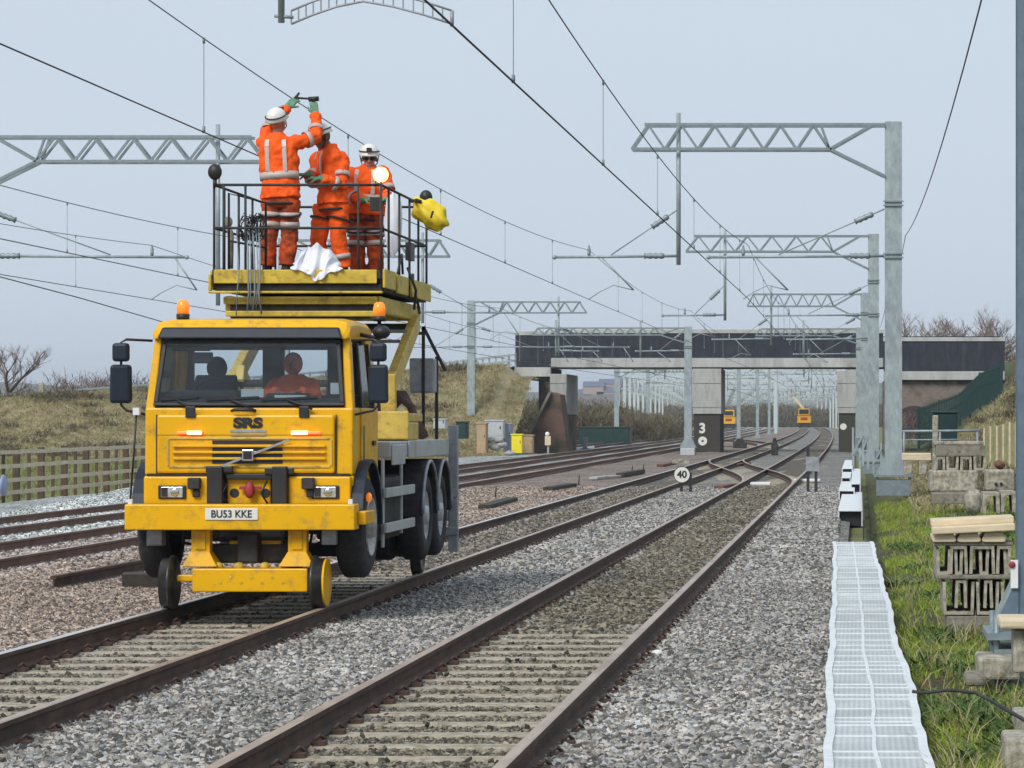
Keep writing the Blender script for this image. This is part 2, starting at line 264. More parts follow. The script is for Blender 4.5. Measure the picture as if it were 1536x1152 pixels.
# ------------------------------------------------------------------ mesh helpers
ORG = {}
class MB:
    def __init__(s): s.v = []; s.f = []; s.mi = []; s.sm = []; s.m = 0; s.smooth = False
    def add(s, vs, fs):
        o = len(s.v); s.v += [tuple(p) for p in vs]; s.f += [tuple(i+o for i in f) for f in fs]; s.mi += [s.m]*len(fs); s.sm += [s.smooth]*len(fs); return s
    def box(s, x0, x1, y0, y1, z0, z1, rot=None, piv=None):
        vs = [Vector(p) for p in ((x0,y0,z0),(x1,y0,z0),(x1,y1,z0),(x0,y1,z0),(x0,y0,z1),(x1,y0,z1),(x1,y1,z1),(x0,y1,z1))]
        if rot is not None:
            pv = Vector(piv) if piv is not None else sum(vs, Vector())/8
            vs = [pv + rot @ (p-pv) for p in vs]
        return s.add(vs, [(0,3,2,1),(4,5,6,7),(0,1,5,4),(1,2,6,5),(2,3,7,6),(3,0,4,7)])
    def hexa(s, q): return s.add(q, [(0,3,2,1),(4,5,6,7),(0,1,5,4),(1,2,6,5),(2,3,7,6),(3,0,4,7)])
    def bar(s, p0, p1, w, h=None, up=(0,0,1)):
        p0 = Vector(p0); p1 = Vector(p1); h = h or w; d = (p1-p0).normalized(); u = Vector(up)
        if abs(d.dot(u)) > .98: u = Vector((1,0,0))
        a = d.cross(u).normalized()*w/2; b = a.cross(d).normalized()*h/2
        return s.hexa([p0-a-b, p0+a-b, p1+a-b, p1-a-b, p0-a+b, p0+a+b, p1+a+b, p1-a+b])
    def tube(s, pts, r, n=8, cap=True, flat=None):
        pts = [Vector(p) for p in pts]; rs = r if isinstance(r, (list, tuple)) else [r]*len(pts)
        rings = []; prev = None
        for i, p in enumerate(pts):
            d = (pts[min(i+1, len(pts)-1)]-pts[max(i-1, 0)]).normalized()
            if prev is None:
                u = Vector((0,0,1)) if abs(d.z) < .9 else Vector((0,1,0))
                a = d.cross(u).normalized()
            else:
                a = (prev - d*prev.dot(d)); a = a.normalized() if a.length > 1e-5 else prev
            b = d.cross(a).normalized(); prev = a
            ra = rs[i] if not isinstance(rs[i], tuple) else rs[i][0]; rb = rs[i] if not isinstance(rs[i], tuple) else rs[i][1]
            rings.append([p + a*ra*math.cos(2*math.pi*k/n) + b*rb*math.sin(2*math.pi*k/n) for k in range(n)])
        vs = [q for rr in rings for q in rr]; fs = []
        for i in range(len(pts)-1):
            for k in range(n): fs.append((i*n+k, i*n+(k+1)%n, (i+1)*n+(k+1)%n, (i+1)*n+k))
        if cap: fs.append(tuple(range(n-1, -1, -1))); fs.append(tuple((len(pts)-1)*n+k for k in range(n)))
        sm = s.smooth; s.smooth = n > 5; s.add(vs, fs); s.smooth = sm; return s
    def rings(s, rings, cap=True, smooth=True):
        n = len(rings[0]); vs = [q for rr in rings for q in rr]; fs = []
        for i in range(len(rings)-1):
            for k in range(n): fs.append((i*n+k, i*n+(k+1)%n, (i+1)*n+(k+1)%n, (i+1)*n+k))
        if cap: fs.append(tuple(range(n-1, -1, -1))); fs.append(tuple((len(rings)-1)*n+k for k in range(n)))
        sm = s.smooth; s.smooth = smooth; s.add(vs, fs); s.smooth = sm; return s
    def lathe(s, c, axis, prof, n=24, smooth=True, cap=True):
        c = Vector(c); d = Vector(axis).normalized(); u = Vector((0,0,1)) if abs(d.z) < .9 else Vector((0,1,0)); a = d.cross(u).normalized(); b = d.cross(a)
        return s.rings([[c+d*t+(a*math.cos(2*math.pi*k/n)+b*math.sin(2*math.pi*k/n))*max(r, 1e-4) for k in range(n)] for t, r in prof], cap, smooth)
    def ell(s, c, r, n=16, m=10, rot=None):
        c = Vector(c); rg = []
        for i in range(m+1):
            t = math.pi*i/m; rr = max(math.sin(t), 1e-3); ring = []
            for k in range(n):
                p = Vector((r[0]*rr*math.cos(2*math.pi*k/n), r[1]*rr*math.sin(2*math.pi*k/n), -r[2]*math.cos(t)))
                if rot is not None: p = rot @ p
                ring.append(c+p)
            rg.append(ring)
        return s.rings(rg)
    def prism(s, poly, off):
        off = Vector(off); a = [Vector(p) for p in poly]; n = len(a)
        return s.add(a+[p+off for p in a], [tuple(range(n-1,-1,-1)), tuple(range(n, 2*n))]+[(k,(k+1)%n,n+(k+1)%n,n+k) for k in range(n)])
    def build(s, name, m, parent=None, bevel=0, **tg):
        me = bpy.data.meshes.new(name); o0 = ORG.get(parent.name, Vector((0,0,0))) if parent else Vector(tg.pop('org', (0,0,0)))
        me.from_pydata([(p[0]-o0[0], p[1]-o0[1], p[2]-o0[2]) for p in s.v], [], s.f)
        ms = m if isinstance(m, (list, tuple)) else [m]
        for q in ms: me.materials.append(M[q])
        me.polygons.foreach_set('material_index', s.mi); me.polygons.foreach_set('use_smooth', s.sm); me.update()
        bm = bmesh.new(); bm.from_mesh(me); bmesh.ops.recalc_face_normals(bm, faces=bm.faces); bm.to_mesh(me); bm.free()
        o = bpy.data.objects.new(name, me); COL.objects.link(o)
        if parent: o.parent = parent; ORG[o.name] = o0
        else: o.location = o0; ORG[o.name] = o0
        if bevel:
            bv = o.modifiers.new('bevel', 'BEVEL'); bv.width = bevel; bv.segments = 2; bv.limit_method = 'ANGLE'; bv.angle_limit = R(40)
        tag(o, **tg); return o
def tag(o, label=None, cat=None, group=None, kind=None):
    if label: o['label'] = label
    if cat: o['category'] = cat
    if group: o['group'] = group
    if kind: o['kind'] = kind
    return o
def thing(name, loc, label, cat, group=None):
    o = bpy.data.objects.new(name, None); COL.objects.link(o); o.location = loc; o.empty_display_size = .3; ORG[o.name] = Vector(loc)
    return tag(o, label, cat, group)
def text(parent, s_, loc, size, m, rotx=90, rotz=0, ext=.003, name='lettering', sx=1, align='CENTER', bold=0):
    cu = bpy.data.curves.new('t', 'FONT'); cu.body = s_; cu.size = size; cu.align_x = align; cu.align_y = 'CENTER'; cu.extrude = ext; cu.offset = bold
    t = bpy.data.objects.new('t', cu); COL.objects.link(t); dg = bpy.context.evaluated_depsgraph_get(); dg.update()
    me = bpy.data.meshes.new_from_object(t.evaluated_get(dg)); COL.objects.unlink(t); bpy.data.objects.remove(t)
    me.transform(Matrix.Translation(Vector(loc)-ORG[parent.name]) @ Matrix.Rotation(R(rotz), 4, 'Z') @ Matrix.Rotation(R(rotx), 4, 'X') @ Matrix.Diagonal((sx,1,1,1)))
    me.materials.clear(); me.materials.append(M[m]); o = bpy.data.objects.new(name, me); COL.objects.link(o); o.parent = parent; ORG[o.name] = ORG[parent.name]; return o
def cv(Y): return -2.3e-5*max(0, Y-100)**2
def npmesh(name, V, Fc, m, smooth=False, **tg):
    me = bpy.data.meshes.new(name); k = Fc.shape[1]
    me.vertices.add(len(V)); me.vertices.foreach_set('co', V.astype(np.float32).ravel())
    me.loops.add(Fc.size); me.loops.foreach_set('vertex_index', Fc.astype(np.int32).ravel())
    me.polygons.add(len(Fc)); me.polygons.foreach_set('loop_start', np.arange(0, Fc.size, k, dtype=np.int32)); me.polygons.foreach_set('loop_total', np.full(len(Fc), k, dtype=np.int32))
    me.polygons.foreach_set('use_smooth', np.full(len(Fc), smooth)); me.materials.append(M[m]); me.update(calc_edges=True); me.validate()
    o = bpy.data.objects.new(name, me); COL.objects.link(o); return tag(o, **tg)
def blades(name, P, h, wd, m, lean=.5, per=3, **tg):
    """thin triangular blades standing on the points P (N x 3)"""
    P = np.repeat(P, per, axis=0); n = len(P)
    if 'spread' in tg: P = P + np.random.normal(0, tg.pop('spread'), (n, 3))
    P = P + np.random.normal(0, wd*2, (n, 3))*[1,1,0]
    a = np.random.rand(n)*2*np.pi; H = h*(.4+np.random.rand(n)*.9); ww = wd*(.6+np.random.rand(n)*.8)
    d = np.stack([np.cos(a), np.sin(a), np.zeros(n)], 1); ln = np.random.normal(0, lean, (n, 2))*H[:,None]
    b0 = P - d*ww[:,None]/2; b1 = P + d*ww[:,None]/2; tip = P + np.stack([ln[:,0], ln[:,1], H], 1); mid = P + np.stack([ln[:,0]*.3, ln[:,1]*.3, H*.6], 1)
    V = np.stack([b0, b1, mid+d*ww[:,None]*.35, tip, mid-d*ww[:,None]*.35], 1).reshape(-1, 3)
    i = np.arange(n)*5; Fc = np.stack([i, i+1, i+2, i, i+2, i+4, i+4, i+2, i+3], 1).reshape(-1, 3); return npmesh(name, V, Fc, m, **tg)
def grid(name, xs, ys, zf, m, kind='structure', **tg):
    V = np.array([(x, y, zf(x, y)) for y in ys for x in xs]); nx = len(xs); Fc = []
    for j in range(len(ys)-1):
        for i in range(nx-1): a = j*nx+i; Fc.append((a, a+1, a+nx+1, a+nx))
    return npmesh(name, V, np.array(Fc), m, smooth=True, kind=kind, **tg)
# ================================================================== SETTING
def gz(x, y):                       # level of the ground off the ballast
    if x > -23: return -.32
    return -.25
grid('ground', [-3000,-800,-200,-60,-22,0,60,200,800,3000], [-60,0,60,150,400,1000,3000,7000], lambda x,y: -.34, 'field')
bx = [-21.2+i*.35 for i in range(61)]
def ball_z(u, Y):
    four = min(abs(u+2.64), abs(u+5.93)) < .7
    z = -.212 if (four and Y < 44) else -.185
    if u < -20.5: z -= .12*(-20.5-u)
    if u > -.45: z -= .05
    return z + .012*math.sin(u*3.1+Y*.7)+.012*math.sin(Y*1.9+u*5)
ysb = [6+i*.5 for i in range(160)]+[86+i*6 for i in range(100)]
V = np.array([(x+cv(y), y, ball_z(x, y)) for y in ysb for x in bx]); nx = len(bx)
Fc = np.array([(j*nx+i, j*nx+i+1, (j+1)*nx+i+1, (j+1)*nx+i) for j in range(len(ysb)-1) for i in range(nx-1)])
npmesh('ballast_bed', V, Fc, 'ballast', smooth=True, kind='structure')
# loose stones over the bed: real scattered stones, denser and finer near the camera
def scatter(name, quads, dens, size, seed, label):
    vs = []; fs = []
    for q in quads: fs.append(tuple(range(len(vs), len(vs)+4))); vs += q
    me = bpy.data.meshes.new(name); me.from_pydata(vs, [], fs); o = bpy.data.objects.new(name, me); COL.objects.link(o)
    g = bpy.data.node_groups.new(name, 'GeometryNodeTree')
    g.interface.new_socket('Geometry', in_out='INPUT', socket_type='NodeSocketGeometry'); g.interface.new_socket('Geometry', in_out='OUTPUT', socket_type='NodeSocketGeometry')
    N = g.nodes; gi = N.new('NodeGroupInput'); go = N.new('NodeGroupOutput')
    d = N.new('GeometryNodeDistributePointsOnFaces'); d.inputs['Density'].default_value = dens; d.inputs['Seed'].default_value = seed
    ic = N.new('GeometryNodeMeshIcoSphere'); ic.inputs['Radius'].default_value = 1; ic.inputs['Subdivisions'].default_value = 1
    sp = N.new('GeometryNodeSetPosition'); rv = N.new('FunctionNodeRandomValue'); rv.data_type = 'FLOAT_VECTOR'; rv.inputs[0].default_value = (-.32,)*3; rv.inputs[1].default_value = (.32,)*3; rv.inputs['Seed'].default_value = seed
    g.links.new(ic.outputs[0], sp.inputs[0]); g.links.new(rv.outputs[0], sp.inputs['Offset'])
    sm = N.new('GeometryNodeSetMaterial'); sm.inputs['Material'].default_value = M['ballast_stone']; g.links.new(sp.outputs[0], sm.inputs[0])
    ip = N.new('GeometryNodeInstanceOnPoints'); g.links.new(gi.outputs[0], d.inputs[0]); g.links.new(d.outputs[0], ip.inputs['Points']); g.links.new(sm.outputs[0], ip.inputs['Instance'])
    rr = N.new('FunctionNodeRandomValue'); rr.data_type = 'FLOAT_VECTOR'; rr.inputs[1].default_value = (6.28,)*3; rr.inputs['Seed'].default_value = seed+1
    rs = N.new('FunctionNodeRandomValue'); rs.data_type = 'FLOAT_VECTOR'; rs.inputs[0].default_value = (size*.55,)*3; rs.inputs[1].default_value = (size*1.25,)*3; rs.inputs['Seed'].default_value = seed+2
    g.links.new(rr.outputs[0], ip.inputs['Rotation']); g.links.new(rs.outputs[0], ip.inputs['Scale']); g.links.new(ip.outputs[0], go.inputs[0])
    md = o.modifiers.new('scatter', 'NODES'); md.node_group = g; me.materials.append(M['ballast_stone'])
    return tag(o, label, 'gravel', kind='stuff')
def q4(x0a, x1a, ya, x0b, x1b, yb, z): return [(x0a,ya,z),(x1a,ya,z),(x1b,yb,z),(x0b,yb,z)]
near = [q4(-1.87,-.2,13,-1.87,-.28,38,-.172), q4(-5.17,-3.41,14.5,-5.17,-3.41,38,-.172), q4(-7.4,-6.69,20,-7.4,-6.69,38,-.172), q4(-9.6,-7.4,19,-14.4,-7.4,38,-.172)]
scatter('ballast_stones', [q4(-3.3,-1.98,13,-3.3,-1.98,38,-.189), q4(-6.59,-5.27,17,-6.59,-5.27,44,-.189)], 1300, .0265, 12, 'darker stones packed between the sleepers of both near tracks')
scatter('ballast_stones', [q4(-3.3,-1.98,13,-3.3,-1.98,30,-.165), q4(-6.59,-5.27,17,-6.59,-5.27,38,-.165)], 12, .022, 5, 'stray ballast stones lying on top of the sleepers between the rails')
scatter('ballast_stones', [q4(-3.3,-1.98,27,-3.3,-1.98,31,-.172), q4(-3.3,-1.98,29,-3.3,-1.98,45,-.172), q4(-3.3,-1.98,33,-3.3,-1.98,45,-.170)], 210, .032, 6, 'ballast stones half burying the sleepers of the near track')
scatter('ballast_stones', near, 1000, .034, 3, 'grey and brown loose ballast stones filling the foreground around the tracks')
mid = [q4(-12.4,-.28,38,-16.5,-.4,52,-.175), q4(-16.5,-.4,52,-21,-.5,85,-.17)]
scatter('ballast_stones', mid, 330, .045, 9, 'weathered ballast stones covering the sleepers in the middle distance')
# far hills
def ridge(name, Y, x0, x1, zf, m, dep):
    xs = [x0+(x1-x0)*i/60 for i in range(61)]; mb = MB(); top = [(x, Y, zf(x)) for x in xs]
    a = [(x, Y-dep, -1) for x in xs]; b = [(x, Y+dep, -1) for x in xs]; n = 61
    mb.smooth = True; mb.add(a+top+b, [(i,i+1,n+i+1,n+i) for i in range(60)]+[(n+i,n+i+1,2*n+i+1,2*n+i) for i in range(60)]); return mb.build(name, m, kind='structure')
ridge('hill', 1900, -1500, 700, lambda x: 22+4*math.sin(x*.006)+3*math.sin(x*.021+1), 'hill_green', 500)
ridge('hill', 1150, -900, 300, lambda x: 9+2*math.sin(x*.013+2)+1.2*math.sin(x*.05), 'hill_green', 120)
# embankment on the left, carrying the road up to the bridge
def crest(X): return 4.85+.068*(X+22) if X < -20.6 else 4.15
def embz(x, y):
    c = crest(x); t = (y-156-1.0*math.sin(x*.3))/(171-156); t = max(0, min(1, t)); t = t*t*(3-2*t)
    rim = 1.0
    return -.32 + (c+.32)*t*rim + (.10*math.sin(x*1.3+y*.9)+.07*math.sin(x*2.9-y*1.7))*min(1, t*4)*(1 if t < .98 else 0)
grid('embankment', [-100+i*1.0 for i in range(82)], [153+i*.75 for i in range(26)]+[176,184,196], embz, 'embank')
mb = MB(); mb.hexa([(-100,175,crest(-100)+.03),(-20.75,175,4.9),(-20.75,180,4.9),(-100,180,crest(-100)+.03),(-100,175,crest(-100)+.1),(-20.75,175,4.97),(-20.75,180,4.97),(-100,180,crest(-100)+.1)]); mb.build('road', 'bridge_conc', kind='structure')
# right-hand bank
def bank(x, y):
    z = -.24+.12*max(0, min(1, (x-.5)/1.2)) + .03*math.sin(x*4+y*.8)+.03*math.sin(y*1.7)
    if y > 60:
        t = max(0, min(1.6, (x-4.0+ .3*math.sin(y*.1))/4.2))*max(0, min(1, (y-60)/45)); z += 3.9*t
    else: z += .25*max(0, x-2.2)
    if x < .5: z -= (.5-x)*.2
    return z
grid('grass_bank', [.2+i*.25 for i in range(30)]+[8.5,10,13,18,30], [8+i*.8 for i in range(100)]+[90+i*4 for i in range(30)], bank, 'bank_soil')
P = []
rng = np.random.default_rng(2)
for _ in range(34000):
    y = 14+ (rng.random()**1.5)*56; x = .36+rng.random()*(.06*y+.3)
    if math.sin(x*5.1+y*.9)+math.sin(y*2.3-x*3)+math.sin(y*.77+1) < -.35 and rng.random() < .85: continue
    P.append((x, y, bank(x, y)-.01))
blades('grass', np.array(P), .095, .009, 'grass_blade', lean=.65, per=6, spread=(.012,.03,0), label='rough green and straw coloured grass along the right side of the walkway', cat='grass', kind='stuff')
P = []
for _ in range(500):
    y = 15+(rng.random()**1.3)*45; x = .42+rng.random()*(.06*y+.3); P.append((x, y, bank(x, y)))
blades('weeds', np.array(P), .24, .010, 'dry_blade', lean=.55, per=5, label='tall straw coloured dead stalks among the grass by the trough stacks', cat='weeds', kind='stuff')
P = []
for _ in range(110):
    y = 17+(rng.random()**1.3)*40; x = .5+rng.random()*(.055*y)
    for _ in range(70): P.append((x+rng.normal(0,.09), y+rng.normal(0,.2), bank(x, y)+abs(rng.normal(0,.03))))
blades('weeds', np.array(P), .07, .028, 'weed_leaf', lean=.9, per=2, label='low dark green leafy weeds in patches right of the walkway', cat='weeds', kind='stuff')
P = []
for _ in range(16000):
    y = 62+rng.random()*85; x = 1.2+rng.random()*(y*.058-.4); P.append((x, y, bank(x, y)-.02))
blades('grass', np.array(P), .20, .03, 'dry_blade', lean=.6, per=4, label='dry grass on the bank rising to the bridge', cat='grass', kind='stuff')
P = []
for _ in range(60000):
    x = -62+rng.random()*43; y = 154+rng.random()*18; P.append((x, y, embz(x, y)-.03))
blades('grass', np.array(P), .15, .03, 'dry_blade', lean=.9, per=4, spread=(.1,.1,0), label='dry rough grass covering the left embankment', cat='grass', kind='stuff')
P = []
for _ in range(150):
    x = -60+rng.random()*38; y = 156+rng.random()*14
    for _ in range(60): P.append((x+rng.normal(0,.5), y+rng.normal(0,.5), embz(x, y)+abs(rng.normal(0,.12))))
for _ in range(50):
    y = 70+rng.random()*70; x = 2.5+rng.random()*(y*.05-1)
    for _ in range(60): P.append((x+rng.normal(0,.3), y+rng.normal(0,.5), bank(x, y)+abs(rng.normal(0,.1))))
blades('brambles', np.array(P), .22, .05, 'bush_blade', lean=1.0, per=3, label='dark brown bramble clumps scattered over the dry embankments', cat='brambles', kind='stuff')
P = []
for _ in range(12000):
    x = -45+rng.random()*22.5; y = 74+rng.random()*80; P.append((x, y, -.34))
blades('grass', np.array(P), .16, .03, 'meadow_blade', lean=.5, per=3, label='green meadow grass behind the timber fence', cat='grass', kind='stuff')
# ================================================================== TRACKS
RP = [(-.07,0),(-.07,-.012),(-.012,-.03),(-.012,-.115),(-.035,-.12),(-.035,-.155),(-.03,-.159),(.03,-.159),(.035,-.155),(.035,-.12),(.012,-.115),(.012,-.03),(.07,-.012),(.07,0)]
RPROF = [(.036,-.004),(.036,-.035),(.010,-.05),(.009,-.125),(.07,-.143),(.07,-.159),(-.07,-.159),(-.07,-.143),(-.009,-.125),(-.010,-.05),(-.036,-.035),(-.036,-.004),(-.026,0),(.026,0)]
def rail(path, parent=None, top_worn=True, head='rail_head', side='rail_rust', **tg):
    n = len(RPROF); vs = []; fs = []; mi = []
    for i, p in enumerate(path):
        d = Vector(path[min(i+1, len(path)-1)])-Vector(path[max(i-1, 0)]); d.z = 0; d.normalize(); a = Vector((d.y, -d.x, 0))
        for (u, z) in RPROF: vs.append((p[0]+a.x*u, p[1]+a.y*u, p[2]+z))
    mb = MB()
    for i in range(len(path)-1):
        for k in range(n):
            fs.append((i*n+k, i*n+(k+1)%n, (i+1)*n+(k+1)%n, (i+1)*n+k)); mi.append(1 if (k in (11, 12, 13) and top_worn) else 0)
    fs += [tuple(range(n-1,-1,-1)), tuple((len(path)-1)*n+k for k in range(n))]; mi += [0, 0]
    mb.v = vs; mb.f = fs; mb.mi = mi; mb.sm = [False]*len(fs)
    return mb.build('rail', [side, head], parent, **tg)
def yrange(a, b): return [a+i*2 for i in range(int((min(b, 100)-a)/2)+1)]+[102+i*7 for i in range(max(0, int((b-102)/7)))] if b > 102 else [a+i*2 for i in range(int((b-a)/2)+1)]
def sleeper_mb(mb, x, y, rz=0, z=-.165, L=1.25):
    j = random.uniform(-.01, .01); a = math.cos(rz); b = math.sin(rz)
    def T(u, v, zz): return (x+u*a-v*b, y+u*b+v*a+j, zz)
    mb.hexa([T(-L,-.14,z-.2),T(L,-.14,z-.2),T(L,.14,z-.2),T(-L,.14,z-.2),T(-L,-.105,z),T(L,-.105,z),T(L,.105,z),T(-L,.105,z)])
CLIP = [None]
def track(xc, y0, y1, label, nsl=95, clips=True, drop=0):
    ys = yrange(y0, y1); r = thing('railway_track', (xc, y0, -.2), label, 'railway track', 'parallel railway tracks')
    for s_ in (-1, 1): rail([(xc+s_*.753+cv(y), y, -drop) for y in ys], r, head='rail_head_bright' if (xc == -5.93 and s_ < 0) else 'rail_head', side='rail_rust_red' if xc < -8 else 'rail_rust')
    n = 0; y = y0+.3
    while n < nsl:
        mb = MB(); sleeper_mb(mb, xc+cv(y), y, z=-.162-drop-(.018 if y > 55 else 0))
        sl_ = mb.build('sleeper', 'sleeper', r, bevel=.012)
        if clips and y < 60:
            for sx in (-.753, .753):
                for q in (-.115, .115):
                    X = xc+sx+q+cv(y)
                    if CLIP[0] is None:
                        c = MB(); c.box(-.04, .04, -.05, .05, -.165, -.13); c.tube([(-.03,-.04,-.13),(0,0,-.10),(.03,.04,-.13)], .013, 6); k_ = c.build('rail_clip', 'rail_rust', bevel=.008); CLIP[0] = k_
                    else: k_ = CLIP[0].copy(); COL.objects.link(k_)
                    k_.parent = sl_; k_.location = Vector((X, y, 0))-ORG[r.name]
        y += .65; n += 1
    if y < y1-20:
        mb = MB()
        while y < min(y1, 330): sleeper_mb(mb, xc+cv(y), y, z=-.198-drop); y += .65
        o = mb.build('sleeper', 'sleeper', r); o['kind'] = 'stuff'
    return r
track(-2.64, 13.6, 640, 'railway track nearest the white walkway, with worn rails and straw coloured sleepers')
track(-5.93, 13.6, 640, 'railway track carrying the yellow road-rail truck')
track(-11.95, 15, 640, 'rusty railway track behind the truck, nearer of the two beside the pale ballast', nsl=90, clips=False)
track(-15.15, 15, 640, 'rusty railway track farthest left, bordered by the pale ballast strip', nsl=90, clips=False)
def crossover(xa, ya, xb, yb, label):
    r = thing('crossover', ((xa+xb)/2, ya, -.2), label, 'railway track')
    def cx(y):
        t = (y-ya)/(yb-ya); t = t*t*(3-2*t); return xa+(xb-xa)*t+cv(y)
    ys = [ya+(yb-ya)*i/28 for i in range(29)]
    for s_ in (-1, 1): rail([(cx(y)+s_*.735, y, .003) for y in ys], r)
    y = ya+5
    while y < yb-5:
        mb = MB(); sleeper_mb(mb, cx(y), y, z=-.178, L=1.4); mb.build('sleeper', 'sleeper', r); y += .8
    return r
crossover(-2.64, 82, -5.93, 134, 'crossover track curving from the right track to the truck track beyond the 40 sign')
crossover(-5.93, 195, -11.95, 290, 'distant crossover track curving left beyond the bridge pier')
# far extra tracks beyond the bridge
for i, xc in enumerate((-18.6, -22.2)):
    r = thing('railway_track', (xc, 200, -.2), ('far railway track beyond the bridge, left of the paler ballast edge', 'far railway track beyond the bridge, outermost on the left')[i], 'railway track', 'parallel railway tracks')
    for s_ in (-1, 1): rail([(xc+s_*.753+cv(y), y, 0) for y in [200+j*12 for j in range(36)]], r)
# loose rails and timbers lying in the brown ballast
rail([(-9.35, 34.0, .0), (-9.25, 39.5, .0)], top_worn=False, label='short rusty rail lying in the brown ballast left of the truck', cat='rail', org=(-9.3, 36, -.16))
def scrap(name, pts, wd, ht, m, label, cat, **k):
    p0, p1 = Vector(pts[0]), Vector(pts[1]); mb = MB(); mb.bar(p0, p1, wd, ht)
    return mb.build(name, m, bevel=.012, label=label, cat=cat, org=((p0+p1)/2-Vector((0,0,ht/2))), **k)
a = W(212, 873, 34.4)
scrap('timber_block', [(a.x-.22, 34.4, -.09), (a.x+.24, 34.5, -.09)], .5, .2, 'dark_timber', 'black timber block lying left of the truck rail wheel', 'timber')
def lyr(x, y, H=1.99): D = F*H/(y-VY); return Vector(((x-VX)*D/F, D, 1.82-H))
for (xa, ya, xb, yb, m, ht, lab) in [
    (727,766,768,754,'dark_timber',.13,'dark timber offcut in brown ballast, nearest the truck tail'),
    (822,738,858,732,'dark_timber',.14,'dark timber offcut in brown ballast with a stub standing on it'),
    (890,719,926,716,'bridge_conc',.08,'pale flat plate lying in the brown ballast'),
    (930,716,962,710,'dark_timber',.15,'dark timber offcut between the pale plate and the 40 sign'),
    (990,700,1012,696,'rust',.10,'rusty plate stack lying left of the 40 sign'),
    (1078,735,1100,731,'rust',.12,'rusty fitting between the rails beside the crossover'),
    (1100,700,1122,697,'rust',.10,'small rusty box by the crossover tips')]:
    A = lyr(xa, ya); B = lyr(xb, yb); scrap('scrap_timber' if m == 'dark_timber' else 'scrap_plate', [A+Vector((0,0,ht/2)), B+Vector((0,0,ht/2))], .28, ht, m, lab, 'scrap')
for (x, y, h, lab) in [(743,748,.28,'small dark stake left of the first timber offcut'), (868,728,.3,'small dark stake behind the stubbed timber'), (948,709,.25,'small dark stake in front of the middle mast'), (965,706,.25,'small dark stake just left of the 40 sign')]:
    A = lyr(x, y); mb = MB(); mb.tube([A, A+Vector((.02,0,h))], .02, 6); mb.box(A.x-.05, A.x+.05, A.y-.05, A.y+.05, A.z, A.z+.03); mb.build('stake', 'dark_timber', label=lab, cat='stake', org=A)
# point machines / track gear near the bridge
def gear(x, y, wd, h, label):
    A = lyr(x, y); r = thing('point_machine', A, label, 'point machine'); mb = MB(); mb.box(A.x-wd/2, A.x+wd/2, A.y-.6, A.y+.6, A.z, A.z+h*.6); mb.prism([(A.x-wd*.4,A.y-.5,A.z+h*.6),(A.x+wd*.4,A.y-.5,A.z+h*.6),(A.x+wd*.2,A.y-.5,A.z+h),(A.x-wd*.2,A.y-.5,A.z+h)], (0,1,0)); mb.build('casing', 'chassis', r, bevel=.03)
    m2 = MB(); m2.tube([(A.x, A.y-.3, A.z+.1), (A.x-1.2, A.y-.3, A.z+.1)], .03, 6); m2.build('rod', 'rail_rust', r); return r
gear(1110, 672, .9, .65, 'dark point machine between the tracks, just right of the bridge pier')
gear(1162, 683, .35, .95, 'narrow dark ground signal in front of the distant tracks')
# signs
def sign40():
    A = lyr(1027, 740); r = thing('speed_sign', A, 'round white 40 speed sign on two short dark posts beside the track', 'speed sign'); k = F/A.y
    p = MB(); p.box(A.x-.12,A.x-.05,A.y,A.y+.07,A.z-.2,A.z+.55); r1 = p.build('post', 'black', r)
    p = MB(); p.box(A.x+.12,A.x+.19,A.y,A.y+.07,A.z-.2,A.z+.55); p.build('post', 'black', r)
    c = W(1023, 712, A.y); d = MB(); d.lathe((c.x,c.y-.03,c.z), (0,1,0), [(0,.205),(.02,.205)], 28, False); f = d.build('disc', 'plate_white', r)
    g = MB(); g.lathe((c.x,c.y-.008,c.z), (0,1,0), [(0,.226),(.02,.226)], 28, False); g.build('rim', 'black', r)
    t = text(f, '40', (c.x, c.y-.035, c.z), .26, 'ink', bold=.008)
    b = MB(); b.box(c.x-.26,c.x+.2,A.y-.02,A.y+.25,c.z+.30,c.z+.42); b.build('hood', 'concrete', r)
sign40()
A = lyr(1219, 740); r = thing('lineside_sign', A, 'small grey sign seen from behind on two posts right of the right-hand track', 'sign')
for q in (1212, 1224):
    B = W(q, 740, A.y); p = MB(); p.box(B.x-.04,B.x+.04,A.y,A.y+.08,A.z-.1,W(q,668,A.y).z if q == 1212 else W(q,684,A.y).z); p.build('post', 'chassis', r)
B = W(1209, 685, A.y); C = W(1229, 707, A.y); p = MB(); p.box(B.x,C.x,A.y-.03,A.y-.005,C.z,B.z); p.build('panel', 'steel_grey', r)
for (x0,x1,y,lab) in ((1190,1230,722,'white pad lying under the grey sign'), (1126,1156,727,'white bar lying between the rails of the crossover')):
    a, b = lyr(x0,y), lyr(x1,y); mb = MB(); mb.box(a.x,b.x,a.y-.5,a.y+.6,a.z,a.z+.07); mb.build('pad', 'white_part', bevel=.01, label=lab, cat='pad', org=a)
